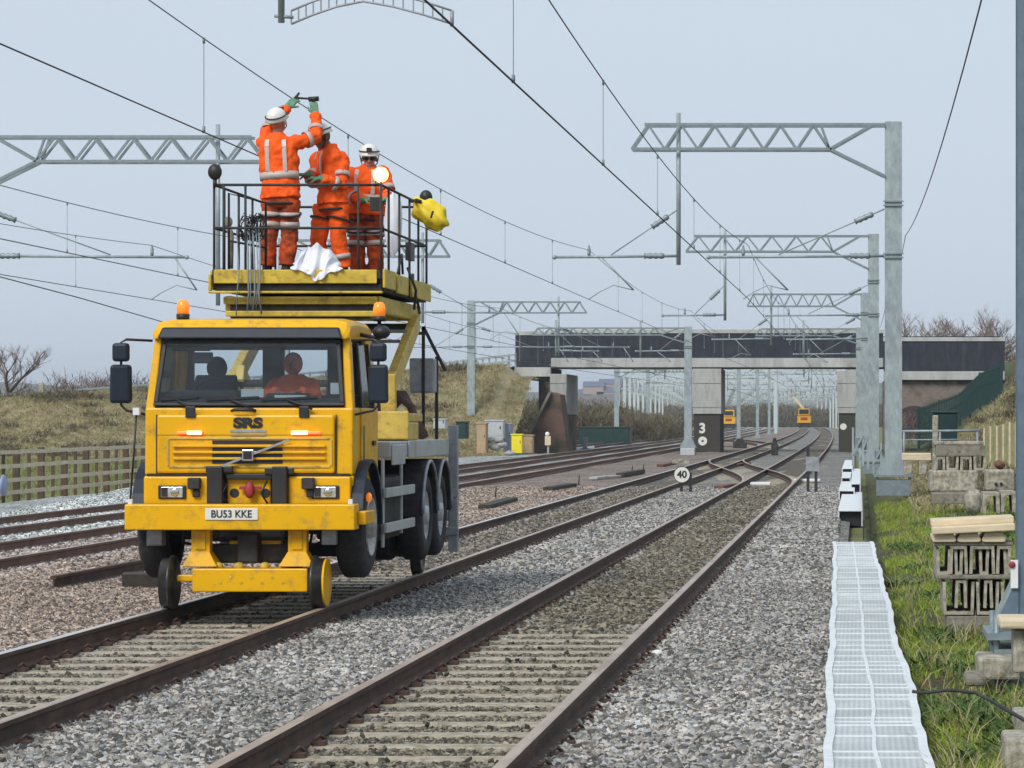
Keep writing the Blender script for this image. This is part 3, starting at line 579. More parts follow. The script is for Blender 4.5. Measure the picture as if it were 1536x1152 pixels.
# ================================================================== WALKWAY
def wl(Y): 
    pts = [(12,-.17),(15.7,-.19),(21.6,-.245),(30.3,-.29),(44,-.4)]; return np.interp(Y, [p[0] for p in pts], [p[1] for p in pts])+.008*math.sin(Y*1.1)+.005*math.sin(Y*3.7)
def wr(Y):
    pts = [(12,.41),(15.7,.39),(20,.386),(23,.33),(30.3,.30),(44,.2)]; return np.interp(Y, [p[0] for p in pts], [p[1] for p in pts])+.008*math.sin(Y*.9+1)+.005*math.sin(Y*4.1)
def wz(Y): return -.05+.014*math.sin(Y*.9)+.008*math.sin(Y*2.3)
r = thing('cable_walkway', (0, 13, -.2), 'long white ribbed walkway laid over the cable route in the right foreground', 'walkway')
ys = [11+i*.15 for i in range(221)]; vs = []; fs = []
def strip(f0, f1, th, name, m):
    mb = MB(); rg = []
    for y in ys:
        a = f0(y); b = f1(y); z = wz(y); rg.append([Vector((a,y,z-.02)), Vector((b,y,z-.02)), Vector((b,y,z+th)), Vector((a,y,z+th))])
    mb.rings(rg, True, False); return mb.build(name, m, r)
strip(lambda y: wl(y)+.05, lambda y: wr(y)-.05, 0, 'deck', 'walk_mesh')
strip(lambda y: wl(y), lambda y: wl(y)+.052, .012, 'edge_strip', 'walk_edge')
strip(lambda y: wr(y)-.052, lambda y: wr(y), .012, 'edge_strip', 'walk_edge')
strip(lambda y: (wl(y)+wr(y))/2-.012+.01*math.sin(y), lambda y: (wl(y)+wr(y))/2+.012+.01*math.sin(y), .008, 'centre_rib', 'walk_edge')
mb = MB(); rg = []
for s_ in (0, 1):
    for y0 in range(len(ys)-1):
        y = ys[y0]; X = wl(y) if s_ == 0 else wr(y)
y = 12.3
ribs = MB()
while y < 44:
    ribs.hexa([(wl(y)+.04,y,wz(y)),(wr(y)-.04,y,wz(y)),(wr(y)-.04,y+.035,wz(y)),(wl(y)+.04,y+.035,wz(y)),(wl(y)+.04,y,wz(y)+.007),(wr(y)-.04,y,wz(y)+.007),(wr(y)-.04,y+.03,wz(y)+.007),(wl(y)+.04,y+.03,wz(y)+.007)]); y += random.choice([.27,.27,.55,.8])
ribs.build('cross_rib', 'walk_edge', r)
sd_ = MB()
for f in (wl, wr):
    rg = []
    for y in ys: X = f(y); e = .012 if f is wl else -.012; rg.append([Vector((X,y,-.26)), Vector((X+e,y,-.26)), Vector((X+e,y,wz(y)-.021)), Vector((X,y,wz(y)-.021))])
    sd_.rings(rg, True, False)
sd_.build('side_wall', 'steel_grey', r)
def box_walk(x0, x1, ynear, yfar, zt, ground, label):
    """open-ended white cover box: x0,x1,ynear are pixels of its near top edge"""
    D = F*(1.82-zt)/(ynear-VY); D2 = F*(1.82-zt)/(yfar-VY); a = (x0-VX)*D/F; b = (x1-VX)*D/F; rr = thing('cable_cover', ((a+b)/2, D, ground), label, 'cable cover')
    m_ = MB(); m_.box(a, b, D, D2, zt-.03, zt); m_.build('lid', 'walk_edge', rr, bevel=.008)
    m_ = MB(); m_.box(a, a+.025, D+.01, D2, ground-.1, zt-.032); m_.box(b-.025, b, D+.01, D2, ground-.1, zt-.032); m_.build('side_wall', 'walk_edge', rr)
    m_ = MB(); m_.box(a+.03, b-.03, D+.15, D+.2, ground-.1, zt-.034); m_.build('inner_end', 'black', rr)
box_walk(1257, 1294, 765, 738, .02, -.2, 'nearest open-ended white cable cover beyond the gap in the walkway')
box_walk(1258, 1282, 735, 722, .12, -.15, 'white cable cover directly behind the nearest open-ended one')
box_walk(1276, 1291, 725, 703, .22, -.1, 'narrow raised white cable cover right of the others')
box_walk(1262, 1276, 716, 706, .2, -.1, 'small white cable cover third in line')
box_walk(1263, 1279, 702, 690, .32, -.1, 'farthest white cable cover by the bridge pier foot')
a = W(1297, 790, 54); mb = MB(); mb.box(.05, .075, 50, 75, -.25, .1); mb.build('edge_board', 'dark_timber', label='dark board on edge along the right side of the white cable covers', cat='board', org=(.06, 60, -.25))
# ================================================================== FENCE (left)
r = thing('timber_fence', (-22, 80, -.3), 'weathered timber post and rail fence at the foot of the left embankment', 'fence')
def fx(Y): return -21.3-.028*(Y-70)
ys_ = [49.5+i*1.25 for i in range(82)]
for i, y in enumerate(ys_):
    mb = MB(); t = .075 if i % 2 == 0 else .035; h = 1.34 if i % 2 == 0 else 1.28; mb.box(fx(y)-t, fx(y)+t, y-t, y+t, -.4, -.28+h+random.uniform(-.02,.03)); mb.build('post', 'fence_post_wood', r)
for z in (.10, .41, .77, 1.12):
    mb = MB()
    for i in range(0, len(ys_)-2, 2):
        ya, yb = ys_[i], ys_[i+2]; dz = random.uniform(-.015,.015); mb.bar((fx(ya)+.09, ya, z+dz-.14), (fx(yb)+.09, yb, z-dz-.14), .03, .10)
    mb.build('fence_rail', 'fence_pale', r)
# ================================================================== BRIDGE
kb = 25.0; YB = F/kb
def bx_(x): return (x-VX)/kb
def bz(y): return CZ-(y-VY)/kb
r = thing('road_bridge', (bx_(1040), YB, -.2), 'concrete road bridge with dark panelled parapet and pale piers spanning the tracks', 'bridge')
def panels(x0, x1, yt, yd, yb, yy=0, name='parapet'):
    m_ = MB(); m_.box(bx_(x0), bx_(x1), YB+yy, YB+yy+.3, bz(yd), bz(yt+5)); p = m_.build(name, 'bridge_dark', r)
    n = MB(); xx = bx_(x0)
    while xx < bx_(x1): n.box(xx, xx+.03, YB+yy-.02, YB+yy-.001, bz(yd)+.01, bz(yt+5)-.01); xx += .5
    n.build('panel_joint', 'chassis', p)
    m_ = MB(); m_.box(bx_(x0)-.03, bx_(x1)+.03, YB+yy-.06, YB+yy+.4, bz(yt+5), bz(yt-1)); m_.build('coping', 'bridge_conc', r, bevel=.02)
    m_ = MB(); m_.box(bx_(x0), bx_(x1), YB+yy-.04, YB+yy+.5, bz(yb), bz(yd)); m_.build('edge_beam', 'bridge_conc', r, bevel=.02)
panels(773, 826, 498, 551, 565)
panels(826.5, 1325, 495, 537, 551, .02)
panels(1325.5, 1507, 507, 557, 570, -.02)
m_ = MB(); m_.box(bx_(826), bx_(1345), YB+.55, YB+6.5, bz(551), bz(538)); m_.box(bx_(1345), bx_(1507), YB+.55, YB+6.5, bz(570), bz(558)); m_.box(bx_(773), bx_(826), YB+.55, YB+6.5, bz(565), bz(552)); m_.build('deck', 'concrete_dark', r)
m_ = MB(); m_.box(bx_(773), bx_(1507), YB+6.5, YB+6.8, bz(551), bz(500)); m_.build('parapet', 'bridge_dark', r)
def pier(x0, x1, yt, ym, dep, num=False, brick='brick_dark'):
    m_ = MB(); m_.box(bx_(x0)-.08, bx_(x1)+.08, YB-.1, YB+dep, bz(ym), bz(yt)); c = m_.build('pier_cladding', 'pier_clad', r, bevel=.03)
    m_ = MB(); m_.box(bx_(x0), bx_(x1), YB, YB+dep-.1, -.6, bz(ym)-.003); p = m_.build('pier_base', brick, r)
    for yy in ((575, 611) if num else (575, 611)):
        n = MB(); n.box(bx_(x0)-.09, bx_(x1)+.09, YB-.115, YB-.101, bz(yy)-.02, bz(yy)+.02); n.build('cladding_joint', 'concrete_dark', c)
    return p
p = pier(1041, 1080, 553, 621, 5, True)
t = text(p, '3', (bx_(1053.5), YB-.02, bz(643)), .82, 'plate_white', bold=.03, name='pier_number')
m_ = MB(); m_.lathe((bx_(1054), YB-.03, bz(661.5)), (0,1,0), [(0,.27),(.028,.26)], 20, False); m_.build('pier_disc', 'plate_white', p)
m_ = MB(); m_.lathe((bx_(1054), YB-.045, bz(661.5)), (0,1,0), [(0,.07),(.014,.07)], 10, False); m_.build('disc_hub', 'ink', p)
p = pier(1258, 1283, 556, 620, 5)
m_ = MB(); m_.lathe((bx_(1265), YB-.03, bz(640)), (0,1,0), [(0,.2),(.028,.2)], 16, False); m_.build('pier_disc', 'plate_white', p)
pier(827, 848, 561, 622, 7, brick='brick_red')
m_ = MB(); m_.box(bx_(807), bx_(826.4), YB+.35, YB+7, -.6, bz(566)); m_.build('abutment', 'brick_brown', r)
# arch wall at right
m_ = MB(); x0, x1, zb, zt = bx_(1325), bx_(1490), -.6, bz(571); cx_, rw, zsp = bx_(1372), 1.35, 1.0; top = []; n_ = 16
arc = [(cx_-rw*math.cos(math.pi*i/n_), zsp+1.35*math.sin(math.pi*i/n_)) for i in range(n_+1)]
for i in range(n_):
    a, b = arc[i], arc[i+1]; m_.hexa([(a[0],YB+.3,a[1]),(b[0],YB+.3,b[1]),(b[0],YB+6,b[1]),(a[0],YB+6,a[1]),(a[0],YB+.3,zt),(b[0],YB+.3,zt),(b[0],YB+6,zt),(a[0],YB+6,zt)])
m_.box(x0, cx_-rw, YB+.3, YB+6, zb, zt); m_.box(cx_+rw, x1, YB+.3, YB+6, zb, zt); m_.build('arch_wall', 'brick_brown', r)
m_ = MB()
for i in range(n_):
    a, b = arc[i], arc[i+1]; f = 1.18; A2 = (cx_+(a[0]-cx_)*f, zsp+(a[1]-zsp)*f); B2 = (cx_+(b[0]-cx_)*f, zsp+(b[1]-zsp)*f)
    m_.hexa([(a[0],YB+.24,a[1]),(b[0],YB+.24,b[1]),(b[0],YB+.3,b[1]),(a[0],YB+.3,a[1]),(A2[0],YB+.24,A2[1]),(B2[0],YB+.24,B2[1]),(B2[0],YB+.3,B2[1]),(A2[0],YB+.3,A2[1])])
m_.build('arch_ring', 'brick_dark', r)
# wing wall
m_ = MB(); q = [W(x, y, YB-6) for x, y in ((786,684),(793,656),(826,588),(840,592),(852,684))]; m_.prism(q, (0,3,0))
m_.build('wing_wall', 'brick_red', label='mossy red brick wing wall sloping down beside the left bridge pier', cat='wall', org=(q[0].x, YB-6, -.3))
m_ = MB(); a, b = W(791,657,YB-6.1), W(826,587,YB-6.1); m_.bar(a, b, .45, .14); m_.build('wall_coping', 'concrete_dark', bpy.data.objects['wing_wall'])
# road railings on the left approach
def railing(xa, ya, xb, yb, n, label, m='galv'):
    a = W(xa, ya, 173.5); b = W(xb, yb, 173.5); rr = thing('road_barrier', a, label, 'barrier')
    m_ = MB()
    for z in (0, -.35): m_.bar((a.x,a.y,a.z+z), (b.x,b.y,b.z+z), .06, .12)
    m_.build('barrier_rail', m, rr)
    for i in range(n+1):
        c = a.lerp(b, i/n); m_ = MB(); m_.box(c.x-.05,c.x+.05,c.y+.03,c.y+.12,c.z-1.1,c.z+.1); m_.build('post', m, rr)
railing(655, 546, 773, 532, 12, 'pale steel road barrier rising to the left end of the bridge')
railing(-60, 597, 560, 553, 26, 'long dark steel road barrier along the top of the left embankment', 'galv_dark')
c = W(62, 598, 172.8); m_ = MB(); m_.box(c.x-.13,c.x+.13,172.7,172.9,c.z-.4,W(62,574,172.8).z); m_.build('marker_post', 'concrete', label='pale marker post standing on the left embankment crest', cat='post', org=(c.x,172.8,c.z), bevel=.02)
# green palisade fence climbing to the bridge
r = thing('palisade_fence', (4, 160, 0), 'dark green palisade fence climbing the bank to the right end of the bridge', 'fence')
pts = [(1378,648,612,155),(1440,610,590,150),(1470,585,560,146),(1503,578,546,143)]
def fp(t):
    t = t*3; i = min(2, int(t)); f = t-i; a, b = pts[i], pts[i+1]; x = a[0]+(b[0]-a[0])*f; yb_ = a[1]+(b[1]-a[1])*f; yt = a[2]+(b[2]-a[2])*f; Y = a[3]+(b[3]-a[3])*f; return W(x,yb_,Y), W(x,yt,Y)
m_ = MB()
for i in range(76):
    a, b = fp(i/76); m_.box(a.x-.035,a.x+.035,a.y,a.y+.03,a.z-.8,b.z)
m_.build('pale', 'green_fence', r)['kind'] = 'stuff'
m_ = MB()
for i in range(12):
    a, b = fp(i/12.); c, d = fp((i+1)/12.01)
    for f in (.2, .85): m_.bar(a.lerp(b, f)+Vector((0,.05,0)), c.lerp(d, f)+Vector((0,.05,0)), .04, .06)
m_.build('fence_rail', 'green_fence', r)
for i in range(7):
    a, b = fp(i/6.01); m_ = MB(); m_.box(a.x-.06,a.x+.06,a.y+.06,a.y+.16,a.z-1,b.z+.05); m_.build('post', 'green_fence', r)
# dark green container under the arch + low one left of the track
def container(x0, x1, yt, yb, Y, dep, label, lid=True):
    a = W(x0, yb, Y); b = W(x1, yt, Y); rr = thing('container', (a.x, Y, a.z), label, 'container'); m_ = MB(); m_.box(a.x,b.x,Y,Y+dep,a.z-.2,b.z); bd = m_.build('body', 'green_paint', rr, bevel=.05)
    m_ = MB(); x = a.x+.15
    while x < b.x-.1: m_.box(x,x+.08,Y-.04,Y-.001,a.z-.1,b.z-.12); x += .3
    m_.build('rib', 'green_paint', bd)
    if lid: m_ = MB(); m_.box(a.x-.06,b.x+.06,Y-.06,Y+dep+.06,b.z+.002,b.z+.1); m_.build('lid', 'green_paint', rr, bevel=.03)
container(868, 944, 642, 666, 226, 2.5, 'long low dark green container beside the track beyond the left pier')
container(1400, 1436, 620, 664, 120, 2, 'dark green cabinet standing below the palisade fence')
# cabinets near left mast
def cabinet(x0, x1, yt, yb, Y, dep, m, label, round_=0.03, door=True, name='equipment_cabinet', cat='cabinet'):
    a = W(x0, yb, Y); b = W(x1, yt, Y); rr = thing(name, (a.x, Y, a.z), label, cat); m_ = MB(); m_.box(a.x,b.x,Y,Y+dep,a.z-.1,b.z); bd = m_.build('body', m, rr, bevel=round_)
    m_ = MB(); m_.box(a.x-.04,b.x+.04,Y-.04,Y+dep+.04,b.z+.003,b.z+.07); m_.build('lid', m, rr, bevel=.02)
    if door:
        w_ = b.x-a.x; m_ = MB(); m_.box(a.x+w_*.07,b.x-w_*.07,Y-.015,Y-.002,a.z+.05,b.z-.08); d = m_.build('door', m, bd); m_ = MB(); m_.box(b.x-w_*.2,b.x-w_*.14,Y-.03,Y-.016,(a.z+b.z)/2,(a.z+b.z)/2+.14); m_.build('handle', 'black', d)
cabinet(715, 729, 636, 677, 148, .9, 'tan_box', 'tan upright cabinet beside the left-hand mast')
cabinet(728, 755, 632, 655, 150, .9, 'cab_grey', 'pale grey cabinet standing on piled stones by the left mast')
cabinet(755, 766, 637, 674, 151, .9, 'blue_grey_box', 'blue grey cabinet right of the pale grey one')
cabinet(767, 783, 653, 677, 150, .6, 'bin_yellow', 'bright yellow grit bin by the foot of the embankment', name='grit_bin', cat='bin')
cabinet(785, 799, 654, 677, 152, .7, 'tan_box', 'brown box between the yellow bin and the brick wing wall')
cabinet(650, 668, 630, 640, 147, .8, 'cab_grey', 'pale green grey box partly behind the truck tail')
cabinet(684, 700, 634, 655, 140, .8, 'green_paint', 'dark cabinet just left of the left-hand mast')
for j, (x, y, s_) in enumerate([(733,668,.32),(743,671,.36),(752,667,.3),(736,660,.28),(747,660,.3),(765,680,.25),(728,676,.2)]):
    a = W(x, y, 149); m_ = MB(); m_.ell(a, (s_*.8,.3,s_*.5), 9, 6, Matrix.Rotation(j, 3, 'Z'))
    for q in range(len(m_.v)): v = m_.v[q]; m_.v[q] = (v[0]+random.uniform(-.03,.03), v[1], v[2]+random.uniform(-.03,.03))
    m_.build('boulder', 'bridge_conc', label=('large pale stones piled under the grey cabinet'), cat='stone', group='stones piled under the grey cabinet', org=a)
# marker like a small white post by the wing wall
a = W(822, 676, 158); r = thing('marker_post', a, 'short cream marker post with a round white top before the wing wall', 'post')
m_ = MB(); m_.box(a.x-.05,a.x+.05,158,158.1,a.z-.2,a.z+.5); m_.build('stem', 'steel_grey', r)
m_ = MB(); m_.box(a.x-.16,a.x+.16,157.9,157.95,W(0,668,158).z,W(0,654,158).z); m_.build('panel', 'pale_wood', r, bevel=.02)
m_ = MB(); m_.ell(W(821,651,157.9), (.12,.06,.12), 12, 8); m_.build('top_lamp', 'white_part', r)
a = W(877, 676, 190); m_ = MB(); m_.box(a.x-.15,a.x+.15,190,190.3,a.z-.2,W(0,655,190).z); m_.box(a.x-.3,a.x+.3,189.9,190.4,a.z-.2,a.z+.15); m_.build('location_post', 'galv_dark', label='small green grey post in front of the low green container', cat='post', org=a)
# ================================================================== TREES
def bare_tree(X, Y, z0, h, seed, label, lean=(0,0), dens=1.0, group='bare winter trees', kid=0):
    rnd = random.Random(seed); tr = thing('bare_tree', (X, Y, z0), label, 'tree', group); tk = MB(); cw = MB()
    def grow(p, d, L, rad, lev):
        n = 4; pts = [p]; q = p.copy(); dd = d.copy()
        for i in range(n):
            dd = (dd+Vector((rnd.uniform(-.18,.18), rnd.uniform(-.18,.18), rnd.uniform(-.05,.12)))).normalized(); q = q+dd*L/n; pts.append(q.copy())
        (tk if lev < 2 else cw).tube(pts, [rad*(1-.13*i) for i in range(n+1)], 6 if lev < 2 else 3, cap=False)
        if lev >= 5: return
        m = {0: 5, 1: 5, 2: 4, 3: 4, 4: 3}[lev]; m = max(2, int(m*dens))
        for j in range(m):
            t = rnd.uniform(.35, 1); i = min(n-1, int(t*n)); b = pts[i].lerp(pts[i+1], t*n-i); an = rnd.uniform(0, 6.28); sp = rnd.uniform(.45, 1.0)
            nd = (dd+Vector((math.cos(an)*sp, math.sin(an)*sp, rnd.uniform(-.1,.35)))).normalized(); grow(b, nd, L*rnd.uniform(.5,.72), rad*.5, lev+1)
    grow(Vector((X,Y,z0)), Vector((lean[0],lean[1],1)).normalized(), h*.42, h*.028, 0)
    tk.build('trunk', 'bark', tr); cw.build('crown', 'twig', tr)
def px_tree(x, ytop, Y, z0, seed, label, **k):
    X = (x-VX)*Y/F; zt = CZ-(ytop-VY)*Y/F; bare_tree(X, Y, z0, (zt-z0)*(1.2 if x > 700 else .98), seed, label, **k)
px_tree(-12, 470, 235, -.3, 5, 'large bare tree leaning in at the left edge above the embankment', lean=(.25,0))
px_tree(158, 525, 240, -.3, 8, 'thin bare tree standing alone above the embankment left of the truck mirror', dens=.6)
px_tree(212, 528, 245, -.3, 9, 'bushy bare tree just left of the truck cab')
px_tree(232, 535, 250, -.3, 10, 'bare tree half hidden behind the left side of the cab')
for i, (x, yt, lab) in enumerate([(1375,478,'bare tree above the bridge, just right of the tall right mast'), (1402,474,'second bare tree above the right part of the bridge'), (1432,468,'tallest bare tree above the right part of the bridge'), (1460,465,'bare tree with wide crown behind the dark bridge parapet'), (1488,472,'bare tree near the right end of the bridge parapet'), (1515,478,'bare tree beyond the right end of the bridge')]):
    px_tree(x, yt, 235+i*3, .5, 20+i, lab, dens=1.1)
def twigs(name, n, xr, yr, z0, hmin, hmax, m, label, wd=.09, topf=None):
    P = []; 
    x = np.random.uniform(xr[0], xr[1], n); y = np.random.uniform(yr[0], yr[1], n); H = np.random.uniform(hmin, hmax, n)
    if topf is not None: H *= topf(x)
    z = z0+np.random.rand(n)*H*.75; P = np.stack([x, y, z], 1); o = blades(name, P, min(hmax*.11, 1.0), wd, m, lean=1.1, per=5, spread=(.3,.5,.25), label=label, cat='woodland', kind='stuff'); return o
tf = lambda x: .8+.2*np.sin(x*.21)+.12*np.sin(x*.53)
twigs('woodland', 16000, (-95,-35), (205,225), 0, 5.0, 6.0, 'twig_purple', 'brown winter hedge and scrub behind the left embankment', topf=tf, wd=.045)
twigs('woodland', 7000, (3,22), (225,245), 0, 6.0, 7.6, 'twig_purple', 'brown winter scrub behind the right end of the bridge', topf=tf, wd=.045)
twigs('bushes', 26000, (-34,-18), (255,300), -.3, 2.8, 4.4, 'bush_blade', 'dark scrub bushes beyond the left bridge opening', wd=.06, topf=lambda x: .6+.4*np.clip((-18-x)/10,0,1)+.1*np.sin(x))
twigs('bushes', 14000, (-70,6), (720,800), -.3, 5, 8.5, 'bush_blade', 'distant dark woodland behind the far gantries', wd=.2, topf=lambda x: .8+.15*np.sin(x*.2))
twigs('bushes', 6000, (-150,-60), (800,900), -.3, 5, 10, 'bush_blade', 'distant scrub left of the middle mast beyond the bridge', wd=.25)
# distant houses
for i, (x, y, wd) in enumerate([(872,596,9),(886,594,8),(899,596,8),(912,592,10),(926,590,9),(944,586,9),(960,590,8),(978,584,9),(996,588,8),(890,584,9),(915,580,10),(940,578,9)]):
    Y = 1300+ (i%3)*30; a = W(x, y, Y); rr = thing('house', a, 'small distant house with a slate blue roof on the hillside seen under the bridge', 'house', 'distant hillside houses')
    m_ = MB(); m_.box(a.x-wd/2,a.x+wd/2,Y,Y+8,a.z-6,a.z+1.2); m_.build('wall', 'house_wall', rr); m_ = MB(); m_.prism([(a.x-wd/2-.3,Y-.3,a.z+1.2),(a.x-wd/2-.3,Y+8.3,a.z+1.2),(a.x-wd/2-.3,Y+4,a.z+3.6)], (wd+.6,0,0)); m_.build('roof', 'house_roof', rr)
# ================================================================== OVERHEAD LINE STRUCTURES
def hmast(mb, X, Y, z0, z1, w_, d=.3):
    mb.box(X-w_/2, X+w_/2, Y-.012, Y+.012, z0, z1) if False else None
    mb.box(X-w_/2, X+w_/2, Y-d/2, Y-d/2+.022, z0, z1); mb.box(X-w_/2, X+w_/2, Y+d/2-.022, Y+d/2, z0, z1); mb.box(X-.01, X+.01, Y-d/2+.022, Y+d/2-.022, z0, z1)
def arm(parent, Xs, Y, z0, Xw, dirn, m='galv'):
    """registration assembly: tube, stay with insulator, steady arm; wire at Xw, z 4.72"""
    tip = Xw+dirn*.85; a = MB(); a.tube([(Xs,Y,z0),(tip,Y,z0-.03)], .035, 8); a.ell((tip,Y,z0-.03), (.06,.06,.06), 8, 6); o = a.build('registration_tube', m, parent)
    b = MB(); e = Xs+dirn*.35; n = 7
    pr = [(t*.07, .055+.025*(t%2)) for t in range(8)]; b.lathe((e,Y,z0), (dirn,0,0), pr, 10); b.build('insulator', 'galv_dark', o)
    sx = Xw+dirn*.35; a = MB(); a.tube([(Xs,Y,z0+1.15),(Xw+(Xs-Xw)*.25,Y,z0+.03)], .018, 6); s2 = a.build('stay', m, parent)
    b = MB(); p0 = Vector((Xs,Y,z0+1.15)); p1 = Vector((Xw+(Xs-Xw)*.25,Y,z0+.03)); dd = (p1-p0).normalized(); b.lathe(p0+dd*.3, dd, pr, 10); b.build('insulator', 'galv_dark', s2)
    rs = Xw+.3 if dirn < 0 else Xw+.55; re = Xw+1.1; zc = 4.98
    a = MB(); a.tube([(rs,Y,z0-.03),(re,Y,zc)], .022, 6); a.tube([(re,Y,zc),(re-.5,Y,zc+.12),(Xw+.25,Y,zc-.05),(Xw,Y,4.76)], .014, 6); a.build('steady_arm', m, parent)
    a = MB(); a.lathe((Xw,Y,z0+.0), (0,0,1), [(0,.03),(.08,.05),(.1,.03),(.16,.05),(.18,.03),(.26,.02)], 8); a.build('wire_clamp', 'galv_dark', parent)
def truss(X0, X1, Y, zt, zb, npan, tw=.055, inner=1.35, twin=True):
    """X0 = mast face, X1 = free end (bottom chord tip)"""
    s_ = 1 if X1 > X0 else -1; a = MB(); jx = X0+s_*inner
    for dy in ((-.2, .2) if twin else (0,)):
        y = Y+dy; a.bar((X0,y,zt),(X1-s_*.32,y,zt), tw*1.3); a.bar((jx,y,zb),(X1,y,zb), tw*1.3)
        L = X1-s_*.0-jx; pts = []
        for i in range(npan+1):
            pts.append((jx+L*i/npan, zb));
            if i < npan: pts.append((jx+L*(i+.5)/npan + (0), zt))
        for p, q in zip(pts[:-1], pts[1:]): a.bar((p[0],y,p[1]),(q[0],y,q[1]), tw)
        a.bar((jx,y,zb),(X0+s_*.3,y,zt), tw*1.2); a.bar((jx,y,zb),(X0,y,zb-(zt-zb)*1.1), tw*1.2); a.bar((jx,y,zb),(jx+s_*.22,y,zt), tw)
    return a
def ole(X, Y, side, reach, ztop, zbase, label, drops=(), arms=(), mw=.36, npan=6, gusset=True, truss_h=.6, group='overhead line masts', mm='galv', dr=.055, trs=True, zarm=5.82, cap=None, topz=None):
    r = thing('overhead_line_mast', (X, Y, zbase), label, 'overhead line mast', group)
    m_ = MB(); hmast(m_, X, Y, zbase, topz or ztop+.08, mw); mast = m_.build('mast', mm, r)
    m_ = MB(); m_.box(X-mw*1.15, X+mw*1.15, Y-.42, Y+.42, zbase-.05, zbase)
    for sx in (-1, 1):
        for sy in (-1, 1): m_.tube([(X+sx*mw*.95, Y+sy*.34, zbase-.3), (X+sx*mw*.95, Y+sy*.34, zbase+.12)], .025, 6)
    m_.box(X-mw*1.0, X+mw*1.0, Y-.4, Y+.4, zbase-.5, zbase-.12); m_.build('base_plate', 'galv_dark', r)
    if gusset:
        m_ = MB()
        for sy in (-.16, .16):
            for sx in (-1, 1): m_.prism([(X+sx*mw/2,Y+sy,zbase+.002),(X+sx*mw*1.05,Y+sy,zbase+.002),(X+sx*mw/2,Y+sy,zbase+.45)], (0,.012,0))
        m_.build('gusset', 'galv', r)
    if trs:
        t = truss(X+side*mw/2, reach, Y, ztop, ztop-truss_h, npan); t.build('truss', 'galv_dark', r)
    for (xd, za, zb) in drops:
        m_ = MB(); m_.tube([(xd,Y,za),(xd,Y,zb)], dr, 10); m_.build('drop_tube', 'galv', r)
    for (xs, xw, dr) in arms: arm(r, xs, Y, zarm, xw, dr)
    if mw > .3:
        m_ = MB()
        for z in ((7.1, 5.82) if ztop > 7.5 else (5.8,)):
            for dz in (-.05, .05): m_.box(X-mw/2-.04, X+mw/2+.04, Y-.2, Y-.155, z+dz-.018, z+dz+.018)
        m_.build('mast_clamp', 'galv_dark', mast)
    return r
# nearest mast (right edge of picture)
r1 = ole(1.36, 22.0, -1, -5.3, 9.0, .24, 'thick galvanised mast cut by the right edge, with a gusseted base plate', drops=[(-4.34, 9.3, 4.79)], mw=.37, mm='galv_shaded', dr=.025)
m_ = MB(); m_.prism([(1.18,21.83,.242),(.985,21.83,.242),(1.0,21.83,.27),(1.18,21.83,.66)], (0,.02,0)); m_.build('gusset', 'galv_shaded', r1)
# ladder-like section arm at the top of the picture
m_ = MB(); arcp = [W(x, y, 22) for x, y in ((437,26),(470,12),(505,0),(545,-8),(590,0),(635,12),(678,26))]
lo = [p+Vector((0,0,-.05)) for p in arcp]; hi = [p+Vector((0,0,.05)) for p in arcp]; m_.tube(lo, .009, 6); m_.tube(hi, .009, 6)
for i in range(6):
    for f in (0, .33, .67): m_.tube([lo[i].lerp(lo[i+1], f), hi[i].lerp(hi[i+1], f)], .006, 5)
m_.tube([W(412,24,22), W(440,26,22)], .014, 6); m_.tube([hi[-1], W(678,40,22)], .014, 6)
m_.build('ladder_arm', 'steel_grey', r1)
ole(.82, 72.1, -1, -5.6, 9.03, .44, 'tall galvanised mast with lattice arm, dominant on the right', drops=[(-4.46, 9.33, 5.6)], arms=[(-4.46,-6.66,-1),(.6,-2.87,-1)], mw=.42, npan=6)
ole(.52, 113, -1, -6.7, 8.85, .2, 'second galvanised mast on the right, half behind the tallest one', drops=[(-5.2, 9.1, 5.6)], arms=[(-5.2,-6.75,-1),(.3,-2.75,-1)], mw=.42, npan=6)
ole(.23, 147, -1, -5.65, 8.05, .2, 'third galvanised mast on the right, just in front of the bridge', drops=[(-4.45, 8.5, 5.5)], arms=[(-4.45,-6.55,-1),(.0,-2.8,-1)], mw=.4, npan=7)
ole(-.05, 166, -1, -5.9, 6.9, .2, 'lower mast on the right close against the bridge parapet', drops=[(-3.2, 7.4, 5.3)], arms=[(-.2,-2.9,-1)], mw=.35, npan=9, truss_h=.38, zarm=5.5)
ole(-9.55, 163, -1, -18.2, 6.85, .25, 'mast standing between the tracks in front of the middle bridge pier', drops=[(-16.9, 7.3, 5.3),(-12.2,7.2,5.2)], arms=[(-16.9,-15.4,1),(-9.7,-11.6,-1)], mw=.42, npan=11, truss_h=.38, zarm=5.6)
m_ = MB(); m_.box(-9.95, -9.15, 162.4, 163.6, -.3, .2); m_.build('mast_plinth', 'cab_grey', label='pale green concrete block under the middle mast', cat='block', org=(-9.55,163,-.3), bevel=.03)
ole(-21.75, 72.1, 1, -14.6, 8.73, -.1, 'mast outside the left edge whose lattice arm reaches behind the workers', drops=[(-15.78, 9.05, 4.6)], arms=[(-21.5,-17.4,1)], mw=.42, npan=6)
ole(-21.6, 110, 1, -15.4, 8.5, -.1, 'mast hidden behind the truck with its lattice tip right of the platform', drops=[(-16.4, 8.8, 5.4)], arms=[(-21.4,-17.4,1),(-16.4,-13.9,1)], mw=.4, npan=6)
ole(-21.6, 163, 1, -15.2, 8.3, -.1, 'left-hand galvanised mast beside the cabinets with its lattice arm pointing right', drops=[(-16.75, 8.6, 5.3)], arms=[(-21.8,-24.2,-1),(-21.3,-17.3,1),(-16.75,-13.7,1)], mw=.42, npan=6)
